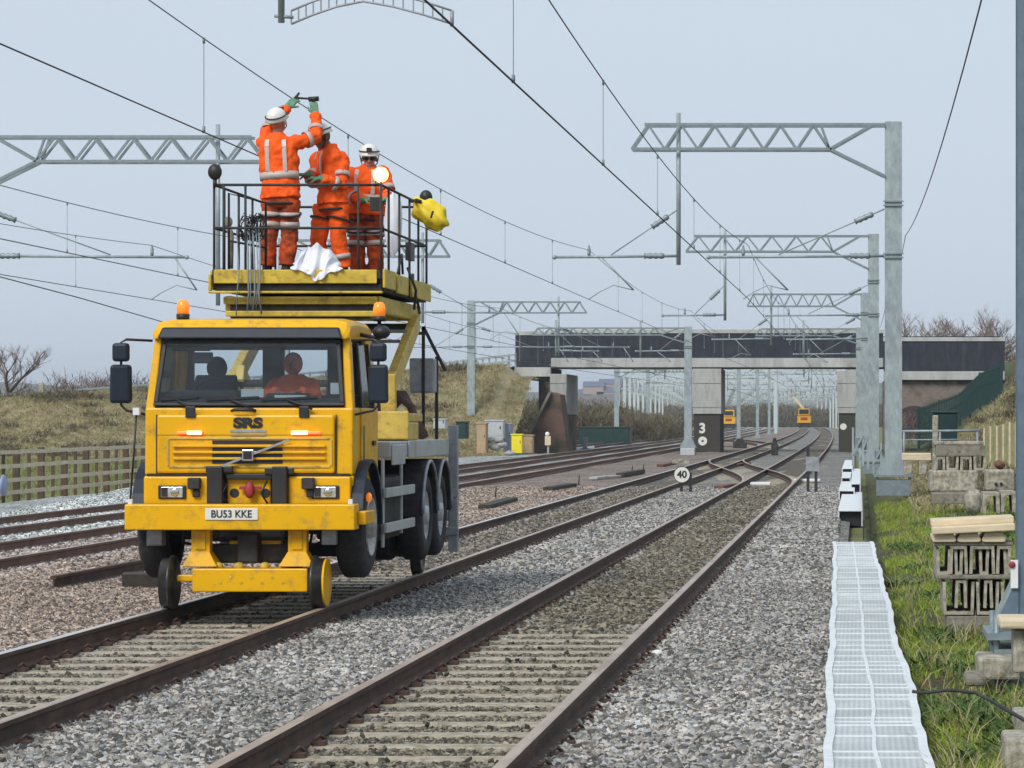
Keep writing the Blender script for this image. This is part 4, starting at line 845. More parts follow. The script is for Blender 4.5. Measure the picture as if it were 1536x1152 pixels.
for i, (x, Y, s_, zt, rch) in enumerate([(925,251,1,6.6,-15.9),(972,326,1,7.6,-18)]):
    X = (x-VX)*Y/F; ole(X, Y, s_, rch+cv(Y), zt, -.1, ('galvanised mast beside the green container beyond the left pier', 'galvanised mast beyond the bridge, right of the green container')[i], drops=[(rch-.8, zt+.3, 5.2)], arms=[(X+.2, rch-1.5, 1)], mw=.4, npan=7)
for i, Y in enumerate((215, 262, 310, 360)):
    c = cv(Y); ole(-.1+c, Y, -1, -6.2+c, 8.3, -.1, 'galvanised mast beyond the bridge in the right-hand row', drops=[(-4.4+c, 8.6, 5.5)], arms=[(-4.4+c,-6.4+c,-1),(-.3+c,-2.8+c,-1)], mw=.36, npan=6, group='right-hand masts beyond the bridge')
for i, Y in enumerate((235, 290, 345, 400)):
    c = cv(Y); ole(-9.3+c, Y, -1, -17.0+c, 8.3, -.1, 'galvanised mast beyond the bridge in the middle row', drops=[(-16+c, 8.6, 5.5)], arms=[(-16+c,-14+c,1),(-9.4+c,-11.6+c,-1)], mw=.3, npan=6, group='middle masts beyond the bridge')
def portal(Y, xa, xb, zt, label, legs=4):
    r = thing('overhead_line_gantry', (xa, Y, -.3), label, 'gantry', 'far gantries spanning all tracks'); h = .75
    m_ = MB()
    for dy in (-.3, .3):
        m_.bar((xa,Y+dy,zt),(xb,Y+dy,zt), .14); m_.bar((xa,Y+dy,zt-h),(xb,Y+dy,zt-h), .14); n = int((xb-xa)/1.1)
        for i in range(n): x0 = xa+(xb-xa)*i/n; x1 = xa+(xb-xa)*(i+1)/n; m_.bar((x0,Y+dy,zt-h),((x0+x1)/2,Y+dy,zt), .09); m_.bar(((x0+x1)/2,Y+dy,zt),(x1,Y+dy,zt-h), .09)
    m_.build('truss', 'galv_far', r)
    for i in range(legs):
        x = xa+(xb-xa)*i/(legs-1); m_ = MB(); hmast(m_, x, Y, -.3, zt+.3, .4, .4); m_.build('leg', 'galv_far', r)
    x = xa+2.0
    while x < xb-1:
        m_ = MB(); m_.tube([(x,Y,zt-h),(x,Y,5.4)], .07, 6); m_.tube([(x,Y,5.8),(x-1.9,Y,5.75)], .06, 6); m_.tube([(x,Y,6.8),(x-1.6,Y,5.8)], .04, 5); m_.tube([(x-1.3,Y,5.75),(x-.6,Y,5.0),(x-1.5,Y,4.9)], .035, 5); m_.build('drop_arm', 'galv_far', r); x += 2.7
for i, Y in enumerate((390, 415, 440, 465, 490, 520, 550, 580, 620, 660, 700, 760, 820, 880)):
    c = cv(Y); portal(Y, -30+c*1.1-i*.8, 1.2+c, 8.9-(i%2)*.5, 'galvanised lattice gantry spanning the far tracks under the bridge')
# ================================================================== WIRES
sup = [22, 72.1, 113, 147, 172, 215, 262, 310, 360, 420, 485, 560]
def wire_line(label, xf, zc=2.93+CZ, y0=8, y1=560, msup=4.28, msag=3.80, r0=.009, drop_y0=9.0, cpts=None):
    """contact wire, catenary wire and droppers of one track; xf(Y) gives the lateral position"""
    r = thing('overhead_line', (xf(y0), y0, 0), label, 'overhead wires', 'overhead wires')
    def zm(Y):
        s0 = -28
        for s1 in sup:
            if Y <= s1: break
            s0 = s1
        if s0 >= s1: return msup+CZ
        L = (s1-s0)/2; m = (s0+s1)/2; sag = (msup-msag)*min(1, (L/25.)**2); return CZ+msup-sag*(1-((Y-m)/L)**2)
    ys = [y0+i*1.5 for i in range(int((120-y0)/1.5))]+[120+i*4 for i in range(int((y1-120)/4)+1)]
    rad = lambda Y: r0*(1 if Y < 90 else 1+(Y-90)/220)
    m_ = MB(); m_.tube([(xf(y),y,zc) for y in ys], [rad(y) for y in ys], 6); m_.build('contact_wire', 'chassis', r)
    m_ = MB(); m_.tube([(xf(y),y,zm(y)) for y in ys], [rad(y)*.85 for y in ys], 6); m_.build('catenary_wire', 'chassis', r)
    y = drop_y0
    while y < 175:
        if min(abs(y-s_) for s_ in sup) > 2:
            m_ = MB(); m_.tube([(xf(y),y,zc),(xf(y),y,zm(y))], .0042 if y < 90 else .008, 5); m_.tube([(xf(y),y,zc-.01),(xf(y),y,zc+.06)], .016, 6); m_.tube([(xf(y),y,zm(y)-.05),(xf(y),y,zm(y)+.01)], .014, 6); m_.build('dropper', 'galv_dark', r)
        y += 8.4
def interp(pts): return lambda Y: float(np.interp(Y, [p[0] for p in pts], [p[1] for p in pts]))
wire_line('overhead wires crossing the top centre above the nearest track', interp([(-10,-3.2),(22,-3.06),(72,-2.75),(113,-2.85),(147,-2.7),(180,-2.9),(262,-2.8+cv(262)),(360,-2.8+cv(360)),(485,-2.8+cv(485)),(560,-2.8+cv(560))]), zc=2.95+CZ, drop_y0=8.9)
wire_line('overhead wires above the truck that the workers are reaching for', interp([(-10,-6.85),(22,-6.72),(72,-6.66),(113,-6.5),(147,-6.5),(180,-6.3),(262,-6.1+cv(262)),(360,-6.1+cv(360)),(485,-6.1+cv(485)),(560,-6.1+cv(560))]), zc=2.93+CZ, msup=4.15, msag=3.66, drop_y0=13.2, r0=.007)
wire_line('overhead wires of the rusty track behind the truck', interp([(-10,-14),(72,-14),(163,-13.6),(262,-12.2+cv(262)),(360,-12+cv(360)),(485,-12+cv(485)),(560,-12+cv(560))]), y0=30, drop_y0=35, msup=4.25, msag=3.8)
wire_line('overhead wires farthest left, above the pale ballast', interp([(-10,-17.8),(72,-17.4),(163,-17.3),(262,-15.2+cv(262)),(360,-15.2+cv(360)),(485,-15+cv(485)),(560,-15+cv(560))]), y0=36, drop_y0=40, msup=4.26, msag=3.86)
def single(label, pts, rad=.009, cat='wire'):
    m_ = MB(); m_.tube(pts, rad, 6); m_.build('earth_wire' if cat == 'wire' else 'cable', 'chassis', label=label, cat=cat, org=pts[0])
P_ = []
for a, b in ((22, 72), (72, 113), (113, 147), (147, 172)):
    for i in range(12): t = i/12; P_.append((1.25-.0026*((a+(b-a)*t)-22), a+(b-a)*t, CZ+4.5-.5*(1-(2*t-1)**2)*((b-a)/50)**2))
P_ = [(1.3, -10, CZ+4.1), (1.27, 10, CZ+4.3)]+P_
single('single wire slanting down the sky at the right between the masts', P_)
single('thin slack wire slanting down at the far left above the embankment', [W(-20,410,62), W(120,447,66), W(241,482,76), W(330,500,88)], .012)
# ================================================================== TRUCK
TC = -5.93
truck = thing('road_rail_truck', (TC, 28.1, 0), 'yellow road-rail truck with raised access platform standing on the rails, amber beacons on its cab', 'truck')
def U(u): return TC+u
def zy(y, k): return CZ-(y-VY)/k
def ux(x, k): return (x-VX)/k-TC
def tb(name, boxes, m, parent=truck, bevel=.012, **k):
    m_ = MB()
    for b in boxes: m_.box(U(b[0]), U(b[1]), *b[2:])
    return m_.build(name, m, parent, bevel=bevel, **k)
# cab shell: lower body, pillars, roof, rear wall (window openings stay open)
YF = 28.45; YR = 29.95; HW = 1.01
m_ = MB()
def profx(s_, ya, za, yb, zb, w0, w1, t=.1):
    pass
# lower shell
m_.hexa([(U(-HW),YF,1.27),(U(HW),YF,1.27),(U(HW),YR,1.27),(U(-HW),YR,1.27),(U(-HW),YF+.02,1.93),(U(HW),YF+.02,1.93),(U(HW),YR,1.93),(U(-HW),YR,1.93)])
# front panel standing proud (bonnet flap)
m_.hexa([(U(-.88),YF-.05,1.29),(U(.84),YF-.05,1.29),(U(.84),YF-.003,1.29),(U(-.88),YF-.003,1.29),(U(-.88),YF-.05,1.86),(U(.84),YF-.05,1.86),(U(.84),YF-.003,1.86),(U(-.88),YF-.003,1.86)])
body = m_.build('cab_body', 'yellow_paint', truck, bevel=.04)
m_ = MB()
for s_ in (-1, 1):
    m_.hexa([(U(s_*HW),YF+.03,1.90),(U(s_*(HW-.09)),YF+.03,1.90),(U(s_*(HW-.09)),YF+.16,1.90),(U(s_*HW),YF+.16,1.90),(U(s_*.95),YF+.17,2.62),(U(s_*.88),YF+.17,2.62),(U(s_*.88),YF+.30,2.62),(U(s_*.95),YF+.30,2.62)])
    m_.hexa([(U(s_*HW),YR-.32,1.90),(U(s_*(HW-.05)),YR-.32,1.90),(U(s_*(HW-.05)),YR-.002,1.90),(U(s_*HW),YR-.002,1.90),(U(s_*.95),YR-.40,2.62),(U(s_*.90),YR-.40,2.62),(U(s_*.90),YR-.03,2.62),(U(s_*.95),YR-.03,2.62)])
m_.build('cab_pillar', 'yellow_paint', truck, bevel=.015)
m_ = MB()   # roof
def rr_(y, hw, z, inset=.0, n=3): return None
rg = []
for (y, hw, zl, zh) in ((YF+.10,.93,2.60,2.66),(YF+.14,.96,2.60,2.72),(YF+.24,.95,2.60,2.785),(YF+.6,.95,2.60,2.81),(YR-.2,.95,2.60,2.80),(YR-.03,.95,2.60,2.76),(YR,.93,2.60,2.70)):
    ch = .10; rg.append([Vector((U(-hw),y,zl)),Vector((U(hw),y,zl)),Vector((U(hw),y,zh-ch*.6)),Vector((U(hw-ch*.35),y,zh-ch*.2)),Vector((U(hw-ch*1.4),y,zh)),Vector((U(-hw+ch*1.4),y,zh)),Vector((U(-hw+ch*.35),y,zh-ch*.2)),Vector((U(-hw),y,zh-ch*.6))])
m_.rings(rg, True, False); m_.build('cab_roof', 'yellow_paint', truck, bevel=.01)
tb('cab_rear_wall', [(-.95,.95,YR-.06,YR,1.90,2.06),(-.95,-.86,YR-.06,YR,2.061,2.60),(.50,.95,YR-.06,YR,2.061,2.60),(-.16,.06,YR-.06,YR,2.061,2.60),(-.859,-.161,YR-.06,YR,2.52,2.60),(.061,.499,YR-.06,YR,2.52,2.60)], 'cab_wall')
tb('headlining', [(-.87,.87,YF+.22,YR-.08,2.555,2.595)], 'cab_inner', bevel=0)
tb('dashboard', [(-.90,.90,YF+.12,YF+.55,1.935,2.02),(-.86,-.15,YF+.2,YF+.6,2.021,2.10),(.1,.5,YF+.3,YF+.55,2.021,2.07)], 'cab_inner', bevel=.03)
tb('dash_paper', [(-.12,.10,YF+.22,YF+.225,2.03,2.11),(.22,.52,YF+.16,YF+.24,2.025,2.05),(.76,.88,YF+.19,YF+.195,2.06,2.17)], 'paper', bevel=0)
# windscreen: rubber frame, glass
def ws(u, t, off=0):   # point on the screen plane, t 0 bottom 1 top
    return Vector((U(u*(1-.075*t)), YF+.012+.13*t-off, 1.945+.655*t))
m_ = MB(); hw = .93
def fr_piece(a, b, c, d): m_.hexa([a, b, b+Vector((0,.05,0)), a+Vector((0,.05,0)), c, d, d+Vector((0,.05,0)), c+Vector((0,.05,0))])
fr_piece(ws(-hw,0,.01), ws(hw,0,.01), ws(-hw,.05,.01), ws(hw,.05,.01)); fr_piece(ws(-hw,.93,.01), ws(hw,.93,.01), ws(-hw,.99,.01), ws(hw,.99,.01))
fr_piece(ws(-hw,.051,.01), ws(-hw+.045,.051,.01), ws(-hw,.929,.01), ws(-hw+.045,.929,.01)); fr_piece(ws(hw-.045,.051,.01), ws(hw,.051,.01), ws(hw-.045,.929,.01), ws(hw,.929,.01))
wf = m_.build('windscreen_frame', 'black', truck, bevel=.008)
m_ = MB(); a = [ws(-hw+.04,.045), ws(hw-.04,.045), ws(hw-.04,.935), ws(-hw+.04,.935)]; m_.prism(a, (0,.008,0)); m_.build('windscreen', 'glass', truck)
# sun visor band
m_ = MB(); m_.hexa([(U(-.90),YF+.03,2.60),(U(.90),YF+.03,2.60),(U(.88),YF+.13,2.595),(U(-.88),YF+.13,2.595),(U(-.86),YF+.08,2.705),(U(.86),YF+.08,2.705),(U(.86),YF+.135,2.712),(U(-.86),YF+.135,2.712)]); m_.build('sun_visor', 'visor_dark', truck, bevel=.015)
# inner mirror / blind
tb('interior_mirror', [(-.62,-.40,YF+.24,YF+.27,2.36,2.47),(-.80,-.42,YF+.22,YF+.24,2.48,2.54)], 'black', bevel=.015)
# wipers
m_ = MB()
for u0, u1 in ((-.55,-.86),(.05,-.42),(.62,.12)):
    a = ws(u0, -.05, .035); b = ws((u0+u1)/2, .10, .035); m_.tube([a, b], .012, 6); m_.bar(ws(u1,.09,.03), ws(u0+.05,.13,.03), .012, .02)
m_.build('wiper', 'black', truck)
tb('bonnet_hinge', [(-.60,-.50,YF-.07,YF-.052,1.83,1.94),(.50,.60,YF-.07,YF-.052,1.83,1.94)], 'black')
m_ = MB(); m_.tube([(U(-.15),YF-.06,1.895),(U(-.12),YF-.09,1.905),(U(.05),YF-.09,1.905),(U(.08),YF-.06,1.895)], .016, 8); m_.build('bonnet_handle', 'black', truck)
# seats, steering wheel
for u in (-.56,):
    st = MB(); st.hexa([(U(u-.24),YR-.55,1.94),(U(u+.24),YR-.55,1.94),(U(u+.24),YR-.42,1.94),(U(u-.24),YR-.42,1.94),(U(u-.20),YR-.42,2.26),(U(u+.20),YR-.42,2.26),(U(u+.20),YR-.30,2.26),(U(u-.20),YR-.30,2.26)]); st.ell((U(u),YR-.34,2.33),(.11,.06,.12),14,10); st.build('seat', 'grey_seat', truck, bevel=.03)
m_ = MB(); cpt = Vector((U(-.42), YF+.55, 2.08)); nrm = Vector((0,-.55,.83)).normalized(); aa = Vector((1,0,0)); bb = nrm.cross(aa)
m_.tube([cpt+aa*.24*math.cos(t*math.pi/12)+bb*.24*math.sin(t*math.pi/12) for t in range(25)], .016, 7, cap=False); m_.tube([cpt-aa*.23, cpt, cpt+aa*.23], .014, 6); m_.tube([cpt, cpt-nrm*.15], .03, 8); m_.build('steering_wheel', 'black', truck)
# grille
g = tb('grille', [(-.76,.80,YF-.062,YF-.051,1.345,1.365),(-.76,.80,YF-.062,YF-.051,1.62,1.64),(-.78,-.76,YF-.062,YF-.051,1.365,1.62),(.80,.82,YF-.062,YF-.051,1.365,1.62)], 'cream_yellow', bevel=.003)
tb('slot', [(-.34,.34,YF-.057,YF-.0505,z,z+.035) for z in (1.385,1.445,1.505,1.575)], 'black', g, bevel=0)
tb('slat', [(-.72,.76,YF-.085,YF-.058,z,z+.022) for z in (1.423,1.483,1.545)], 'yellow_paint', g, bevel=.004)
m_ = MB(); k_ = 4400/(YF-.1); a = W(313,707,YF-.11); b = W(433,660,YF-.10); m_.bar(a, b, .02, .022); m_.build('diagonal_bar', 'chrome', g)
c = W(372,683,YF-.12); m_ = MB(); m_.box(c.x-.055,c.x+.055,c.y-.02,c.y+.01,c.z-.055,c.z+.055); em = m_.build('emblem', 'chrome', g, bevel=.006); m_ = MB(); m_.box(c.x-.04,c.x+.04,c.y-.028,c.y-.0205,c.z-.038,c.z+.038); m_.box(c.x-.02,c.x+.02,c.y-.03,c.y-.0285,c.z-.005,c.z+.005); m_.build('emblem_face', 'ink', em)
c = W(372,635,YF-.055); text(truck, 'SRS', (c.x, c.y, c.z), .128, 'ink', sx=1.42, bold=.008)
c = W(372,646.5,YF-.055); tb('company_line', [(ux(345,155),ux(399,155),YF-.056,YF-.0505,c.z-.014,c.z+.012)], 'steel_grey', bevel=0); c = W(372,652.5,YF-.055); tb('company_line', [(ux(346,155),ux(398,155),YF-.056,YF-.0505,c.z-.012,c.z+.006)], 'ink_grey', bevel=0)
# amber strobes
for x0, x1, xa, xb in ((266,304,281,303),(437,481,437,462)):
    z = zy(649,155); s_ = tb('strobe_light', [(ux(x0,155),ux(x1,155),YF-.075,YF-.0505,z-.014,z+.014)], 'led_orange', bevel=.006); tb('lit_cell', [(ux(xa,155),ux(xb,155),YF-.082,YF-.0755,z-.018,z+.018)], 'led_core', s_, bevel=.003)
# lower front panel with headlights
tb('front_panel', [(-1.0,-.36,YF-.08,YF+.3,.99,1.26),(.40,1.0,YF-.08,YF+.3,.99,1.26),(-.20,.22,YF-.03,YF+.2,.99,1.24)], 'yellow_paint', bevel=.015)
tb('panel_seam', [(-.895,-.885,YF-.012,YF+.002,1.29,1.86),(.845,.855,YF-.012,YF+.002,1.29,1.86),(-.88,.84,YF-.0525,YF-.0502,1.66,1.664)], 'ink', bevel=0)
tb('panel_gap', [(-.98,.98,YF-.035,YF+.25,1.262,1.287),(-.36,-.2,YF,YF+.2,.99,1.24),(.22,.4,YF,YF+.2,.99,1.24)], 'black', bevel=0)
for u in (-.72, .76):
    h = tb('headlight', [(u-.135,u+.135,YF-.10,YF-.0805,1.045,1.175)], 'black', bevel=.01); tb('lens', [(u-.105,u+.105,YF-.108,YF-.1005,1.06,1.16)], 'lens', h, bevel=.005); m_ = MB(); m_.lathe((U(u+.03),YF-.109,1.11),(0,-1,0),[(0,.042),(.004,.04),(.006,.02)],16); m_.build('reflector', 'chrome', h); m_ = MB(); m_.box(U(u-.10),U(u-.04),YF-.113,YF-.1085,1.065,1.155); m_.build('side_light', 'black', h)
for u in (-.50, .60): tb('spot_lamp', [(u-.06,u+.06,YF-.16,YF-.0805,1.14,1.25)], 'chassis', bevel=.012); tb('lamp_bracket', [(u-.02,u+.05,YF-.12,YF-.0805,1.06,1.138)], 'black')
tb('recovery_upright', [(-.37,-.22,YF-.17,YF-.085,1.0,1.36),(-.39,-.13,YF-.13,YF-.086,1.30,1.362),(.26,.40,YF-.17,YF-.085,1.0,1.36),(.18,.46,YF-.13,YF-.086,1.28,1.345),(-.2,.25,YF-.10,YF-.04,1.235,1.29)], 'black', bevel=.01)
m_ = MB(); m_.ell((U(.03),YF-.10,1.13),(.05,.04,.08),10,8); m_.bar((U(-.07),YF-.08,1.15),(U(.14),YF-.08,1.15),.03); m_.build('towing_pin', 'red_part', truck)
m_ = MB()
for u in (-.13, .17): m_.lathe((U(u),YF-.036,1.1),(0,1,0),[(0,.045),(.006,.045)],16,False)
m_.build('panel_hole', 'black', truck)
m_ = MB(); m_.tube([(U(-.18),YF-.1,1.2),(U(-.24),YF-.15,1.08),(U(-.17),YF-.12,1.0)], .01, 6); m_.tube([(U(.2),YF-.1,1.22),(U(.15),YF-.15,1.1),(U(.21),YF-.12,1.0)], .01, 6); m_.build('hose', 'black', truck)
# bumper
bp = tb('bumper', [(-1.10,1.10,28.03,28.30,.755,1.0),(1.101,1.18,28.2,28.75,.80,.93)], 'yellow_paint', bevel=.012)
pl = tb('number_plate', [(ux(309,156.8),ux(388,156.8),28.018,28.0295,.852,.963)], 'plate_white', bp, bevel=.004)
c = (TC+(ux(309,156.8)+ux(388,156.8))/2, 28.016, .907)
text(pl, 'BU53 KKE', c, .098, 'ink', sx=.92, bold=.0015)
m_ = MB()
for u in (-1.06, 1.05): m_.box(U(u)-.02,U(u)+.02,28.08,28.12,1.002,1.05)
m_.build('bumper_marker', 'white_part', bp)
m_ = MB(); m_.tube([W(205,615,28.0), W(200,690,28.0), (U(-1.06),28.1,1.04)], .010, 6); gp = m_.build('guide_rod', 'black', truck); m_ = MB(); a = W(205,617,28.0); m_.box(a.x-.03,a.x+.03,a.y-.03,a.y+.03,a.z-.035,a.z+.035); m_.build('rod_tip', 'white_part', gp)
# cab side: door, window, steps (both sides)
for s_ in (-1, 1):
    a = lambda u: U(s_*u)
    def sb(name, u0, u1, y0, y1, z0, z1, m, parent=truck, bevel=.006):
        q = MB(); q.box(min(a(u0),a(u1)), max(a(u0),a(u1)), y0, y1, z0, z1); return q.build(name, m, parent, bevel=bevel)
    d = sb('door', 1.0105, 1.03, YF+.42, YR-.18, 1.20, 1.92, 'yellow_paint')
    q = MB(); q.hexa([(a(1.012),YF+.45,1.925),(a(1.03),YF+.45,1.925),(a(1.03),YF+.51,1.925),(a(1.012),YF+.51,1.925),(a(.955),YF+.48,2.57),(a(.972),YF+.48,2.57),(a(.972),YF+.54,2.57),(a(.955),YF+.54,2.57)])
    q.hexa([(a(1.012),YR-.36,1.925),(a(1.03),YR-.36,1.925),(a(1.03),YR-.30,1.925),(a(1.012),YR-.30,1.925),(a(.955),YR-.40,2.57),(a(.972),YR-.40,2.57),(a(.972),YR-.34,2.57),(a(.955),YR-.34,2.57)]); q.build('window_frame', 'black', d)
    q = MB(); q.prism([(a(1.0),YF+.5,1.93),(a(1.0),YR-.35,1.93),(a(.945),YR-.40,2.57),(a(.945),YF+.5,2.57)], (s_*.006,0,0)); q.build('side_window', 'glass', d)
    sb('door_handle', 1.0305, 1.05, YF+1.0, YF+1.14, 1.55, 1.60, 'black', d)
    sb('door_recess', 1.0305, 1.034, YF+.5, YF+.55, 1.30, 1.75, 'black', d)
    sb('cab_skirt', .96, 1.012, YF+.02, YF+.42, .98, 1.265, 'yellow_paint')
    sb('step', .88, 1.10, YF+.12, YF+.42, .80, .83, 'steel_grey'); sb('step', .86, 1.08, YF+.14, YF+.44, .50, .53, 'steel_grey')
    q = MB(); q.box(min(a(.88),a(1.08)), max(a(.88),a(1.08)), YF+.16, YF+.20, .53, .78); q.build('step_riser', 'steel_grey', truck, bevel=.01)
    # wheel arch
    ar = MB(); cy = 28.95; rg = []
    for i in range(13):
        t = math.pi*(i/12)*.98+.02; yy = cy-.62*math.cos(t); zz = .76+.66*math.sin(t); rg.append([Vector((a(.78),yy,zz)), Vector((a(1.12),yy,zz)), Vector((a(1.12),yy+.03*math.cos(t),zz-.03)), Vector((a(.78),yy+.03*math.cos(t),zz-.03))])
    ar.rings(rg, True, False); ar.build('wheel_arch', 'visor_dark', truck)
    q = MB(); q.ell((a(1.14),28.62,1.05),(.03,.04,.05),10,8); q.build('side_lamp', 'amber', truck)
    # mirrors
    q = MB(); q.hexa([(a(1.15),YF+.02,1.97),(a(1.35),YF-.02,1.97),(a(1.35),YF+.08,1.97),(a(1.15),YF+.12,1.97),(a(1.155),YF+.02,2.345),(a(1.345),YF-.02,2.345),(a(1.345),YF+.08,2.345),(a(1.155),YF+.12,2.345)]); mr_ = q.build('wing_mirror', 'visor_dark', truck, bevel=.03)
    q = MB(); q.box(min(a(1.17),a(1.33)), max(a(1.17),a(1.33)), YF+.0, YF+.10, 2.375, 2.555); q.build('wide_angle_mirror', 'visor_dark', truck, bevel=.03)
    q = MB(); q.tube([(a(.97),YF+.16,2.58),(a(1.20),YF+.06,2.59),(a(1.25),YF+.05,2.56),(a(1.25),YF+.06,1.95),(a(1.2),YF+.06,1.90),(a(1.02),YF+.08,1.86)], .013, 7); q.build('mirror_arm', 'black', truck)
    # beacons
    bxu, by = (.74, YF+.45) if s_ < 0 else (1.10, YF+.75)
    if s_ < 0: base = Vector((a(bxu),by,2.80)); zt = 2.80
    else:
        base = Vector((W(569,482,29.2).x,29.2,W(0,482,29.2).z)); q = MB(); q.tube([(a(.93),29.25,2.66),(base.x,29.2,2.62),(base.x,29.2,base.z)], .022, 8); q.ell((base.x+.03,29.15,2.68),(.09,.09,.07),12,8); q.build('lamp_bracket', 'black', truck)
    q = MB(); q.lathe(base, (0,0,1), [(0,.06),(.02,.065),(.05,.065)], 18); bc = q.build('beacon', 'black', truck)
    q = MB(); q.lathe(base+Vector((0,0,.051)), (0,0,1), [(0,.058),(.07,.062),(.12,.052),(.14,.03)], 18); q.build('beacon_lens', 'amber', bc)
# front bodywork tail lights boxes under bumper
tb('side_box', [(ux(224,154),ux(250,154),YF,YF+.16,zy(818,154),zy(794,154))], 'steel_grey', bevel=.01)
# chassis
m_ = MB()
for u in (-.62,-.50,.62,.72): m_.tube([(U(u),28.4,.98),(U(u+.03),28.35,.80),(U(u-.02),28.45,.62),(U(u*.7),28.7,.55)], .014, 6)
m_.build('hose', 'black', truck)
for u in (-.72,.72):
    m_ = MB()
    for i in range(5): m_.box(U(u)-.04,U(u)+.04,28.5+i*.05,29.5-i*.05,.86-i*.022,.878-i*.022)
    m_.build('leaf_spring', 'chassis', truck)
for u in (-.88,.80):
    m_ = MB(); m_.box(U(u)-.07,U(u)+.07,28.32,28.42,.60,.75); m_.build('tow_bracket', 'steel_grey', truck, bevel=.01)
tb('chassis_frame', [(-.42,-.34,28.4,34.4,.95,1.22),(.34,.42,28.4,34.4,.95,1.22)]+[(-.34,.34,y,y+.12,1.0,1.18) for y in (28.6,30.2,31.4,32.8,34.2)], 'chassis')
tb('engine', [(-.33,.33,28.6,29.8,.62,1.2),(-.5,.5,28.75,28.9,.62,.76)], 'chassis', bevel=.05)
tb('tank', [(.50,.98,30.3,31.7,.55,1.22),(-.98,-.50,30.3,31.7,.55,1.22)], 'chassis', bevel=.06)
tb('side_box', [(.45,1.0,29.55,30.2,.60,1.25),(-1.0,-.45,29.55,30.2,.60,1.25)], 'chassis', bevel=.03)
for s_ in (-1, 1):
    a = lambda u: U(s_*u); q = MB()
    for z in (.70, 1.06): q.box(min(a(1.06),a(1.10)), max(a(1.06),a(1.10)), 29.95, 31.85, z-.05, z+.05)
    q.box(min(a(1.03),a(1.059)), max(a(1.03),a(1.059)), 30.0, 30.06, .5, 1.4); q.box(min(a(1.03),a(1.059)), max(a(1.03),a(1.059)), 31.2, 31.26, .6, 1.4); q.build('side_guard', 'guard_grey', truck, bevel=.008)
# wheels
def wheel(u, y, s_, r=.5, wd=.28, dual=False):
    w_ = MB(); c0 = U(s_*u); t = wd*(2.1 if dual else 1)
    def tyre(cx, wd): w_.lathe((cx, y, .75), (1,0,0), [(-wd/2,.28),(-wd/2,.42),(-wd/2+.03,.48),(-wd/2+.06,r),(wd/2-.06,r),(wd/2-.03,.48),(wd/2,.42),(wd/2,.285),(wd/2-.04,.27),(-wd/2+.04,.27),(-wd/2,.28)], 36, cap=False)
    tyre(c0-s_*wd/2, wd)
    if dual: tyre(c0-s_*(wd*1.6+.03), wd)
    o = w_.build('wheel', 'rubber', truck)
    q = MB(); f = -.05 if dual else -.02
    q.lathe((c0+s_*f, y, .75), (s_,0,0), [(-.14,.27),(.0,.285),(.035,.29),(.03,.27),(-.03,.2),(-.03,.12),(.06,.10),(.07,.04)], 28); q.build('rim', 'rim_grey', o)
    n = MB()
    for i in range(10): t_ = i*math.pi/5; n.tube([(c0+s_*(f-.05),y+.155*math.cos(t_),.75+.155*math.sin(t_)),(c0+s_*(f-.02),y+.155*math.cos(t_),.75+.155*math.sin(t_))], .016, 6)
    n.build('wheel_nut', 'chassis', o)
for s_ in (-1, 1):
    wheel(1.10, 28.95, s_); wheel(1.12, 32.6, s_, dual=True); wheel(1.12, 33.72, s_, dual=True)
    for cy in (32.6, 33.72):
        rg = []; q = MB()
        for i in range(13):
            t = math.pi*i/12; yy = cy-.56*math.cos(t); zz = .78+.58*math.sin(t); X0, X1 = U(s_*.58), U(s_*1.15); rg.append([Vector((X0,yy,zz)),Vector((X1,yy,zz)),Vector((X1,yy,zz-.03)),Vector((X0,yy,zz-.03))])
        q.rings(rg, True, False); mg = q.build('mudguard', 'chassis', truck); q = MB(); q.tube([(U(s_*1.155), cy-.56*math.cos(math.pi*i/16), .78+.57*math.sin(math.pi*i/16)) for i in range(17)], .02, 6); q.build('mudguard_lip', 'steel_grey', mg)
tb('axle', [(-.9,.9,28.9,29.0,.68,.80),(-.8,.8,32.5,32.7,.66,.84),(-.8,.8,33.62,33.82,.66,.84)], 'chassis', bevel=.03)
# deck
tb('deck', [(-1.10,1.10,30.15,34.35,1.42,1.58)], 'guard_grey', bevel=.01)
tb('deck_edge', [(1.101,1.125,30.2,31.0,1.34,1.55),(1.101,1.125,31.3,34.3,1.40,1.585)], 'guard_grey', bevel=.01)
tb('tail_post', [(1.10,1.21,34.4,34.5,.26,1.74),(-1.21,-1.10,34.4,34.5,.26,1.74)], 'steel_grey', bevel=.01)
tb('tail_bar', [(-1.1,1.1,34.4,34.46,.62,.74),(1.02,1.22,34.38,34.398,.9,1.0),(1.02,1.22,34.38,34.398,.45,.55)], 'steel_grey', bevel=.01)
tb('deck_box', [(.55,1.04,31.5,32.5,1.585,1.78),(.72,1.09,31.45,31.49,1.60,1.9)], 'cream_yellow', bevel=.015)
tb('deck_box', [(.50,.98,32.0,33.2,1.785,1.88)], 'cream_yellow', bevel=.015)
tb('control_cabinet', [(.72,1.0,33.9,34.25,2.12,2.52)], 'steel_grey', bevel=.02)
m_ = MB()
for (x0,y0_,x1,y1_,Y) in ((635,490,635,655,33.9),(635,490,668,556,33.9),(655,535,655,660,34.2),(616,500,640,500,33.6),(540,512,600,512,30.1),(520,497,610,497,30.15)): m_.bar(W(x0,y0_,Y), W(x1,y1_,Y), .035)
m_.build('tube_frame', 'chassis', truck)
m_ = MB()
for i in range(5): y = 32.9+i*.18; m_.tube([(U(.95),y,1.6),(U(.90-.03*i),y,1.95),(U(.7),y+.1,2.1),(U(.5),y+.2,1.9)], .045, 8)
m_.build('hydraulic_hose', 'hose', truck)
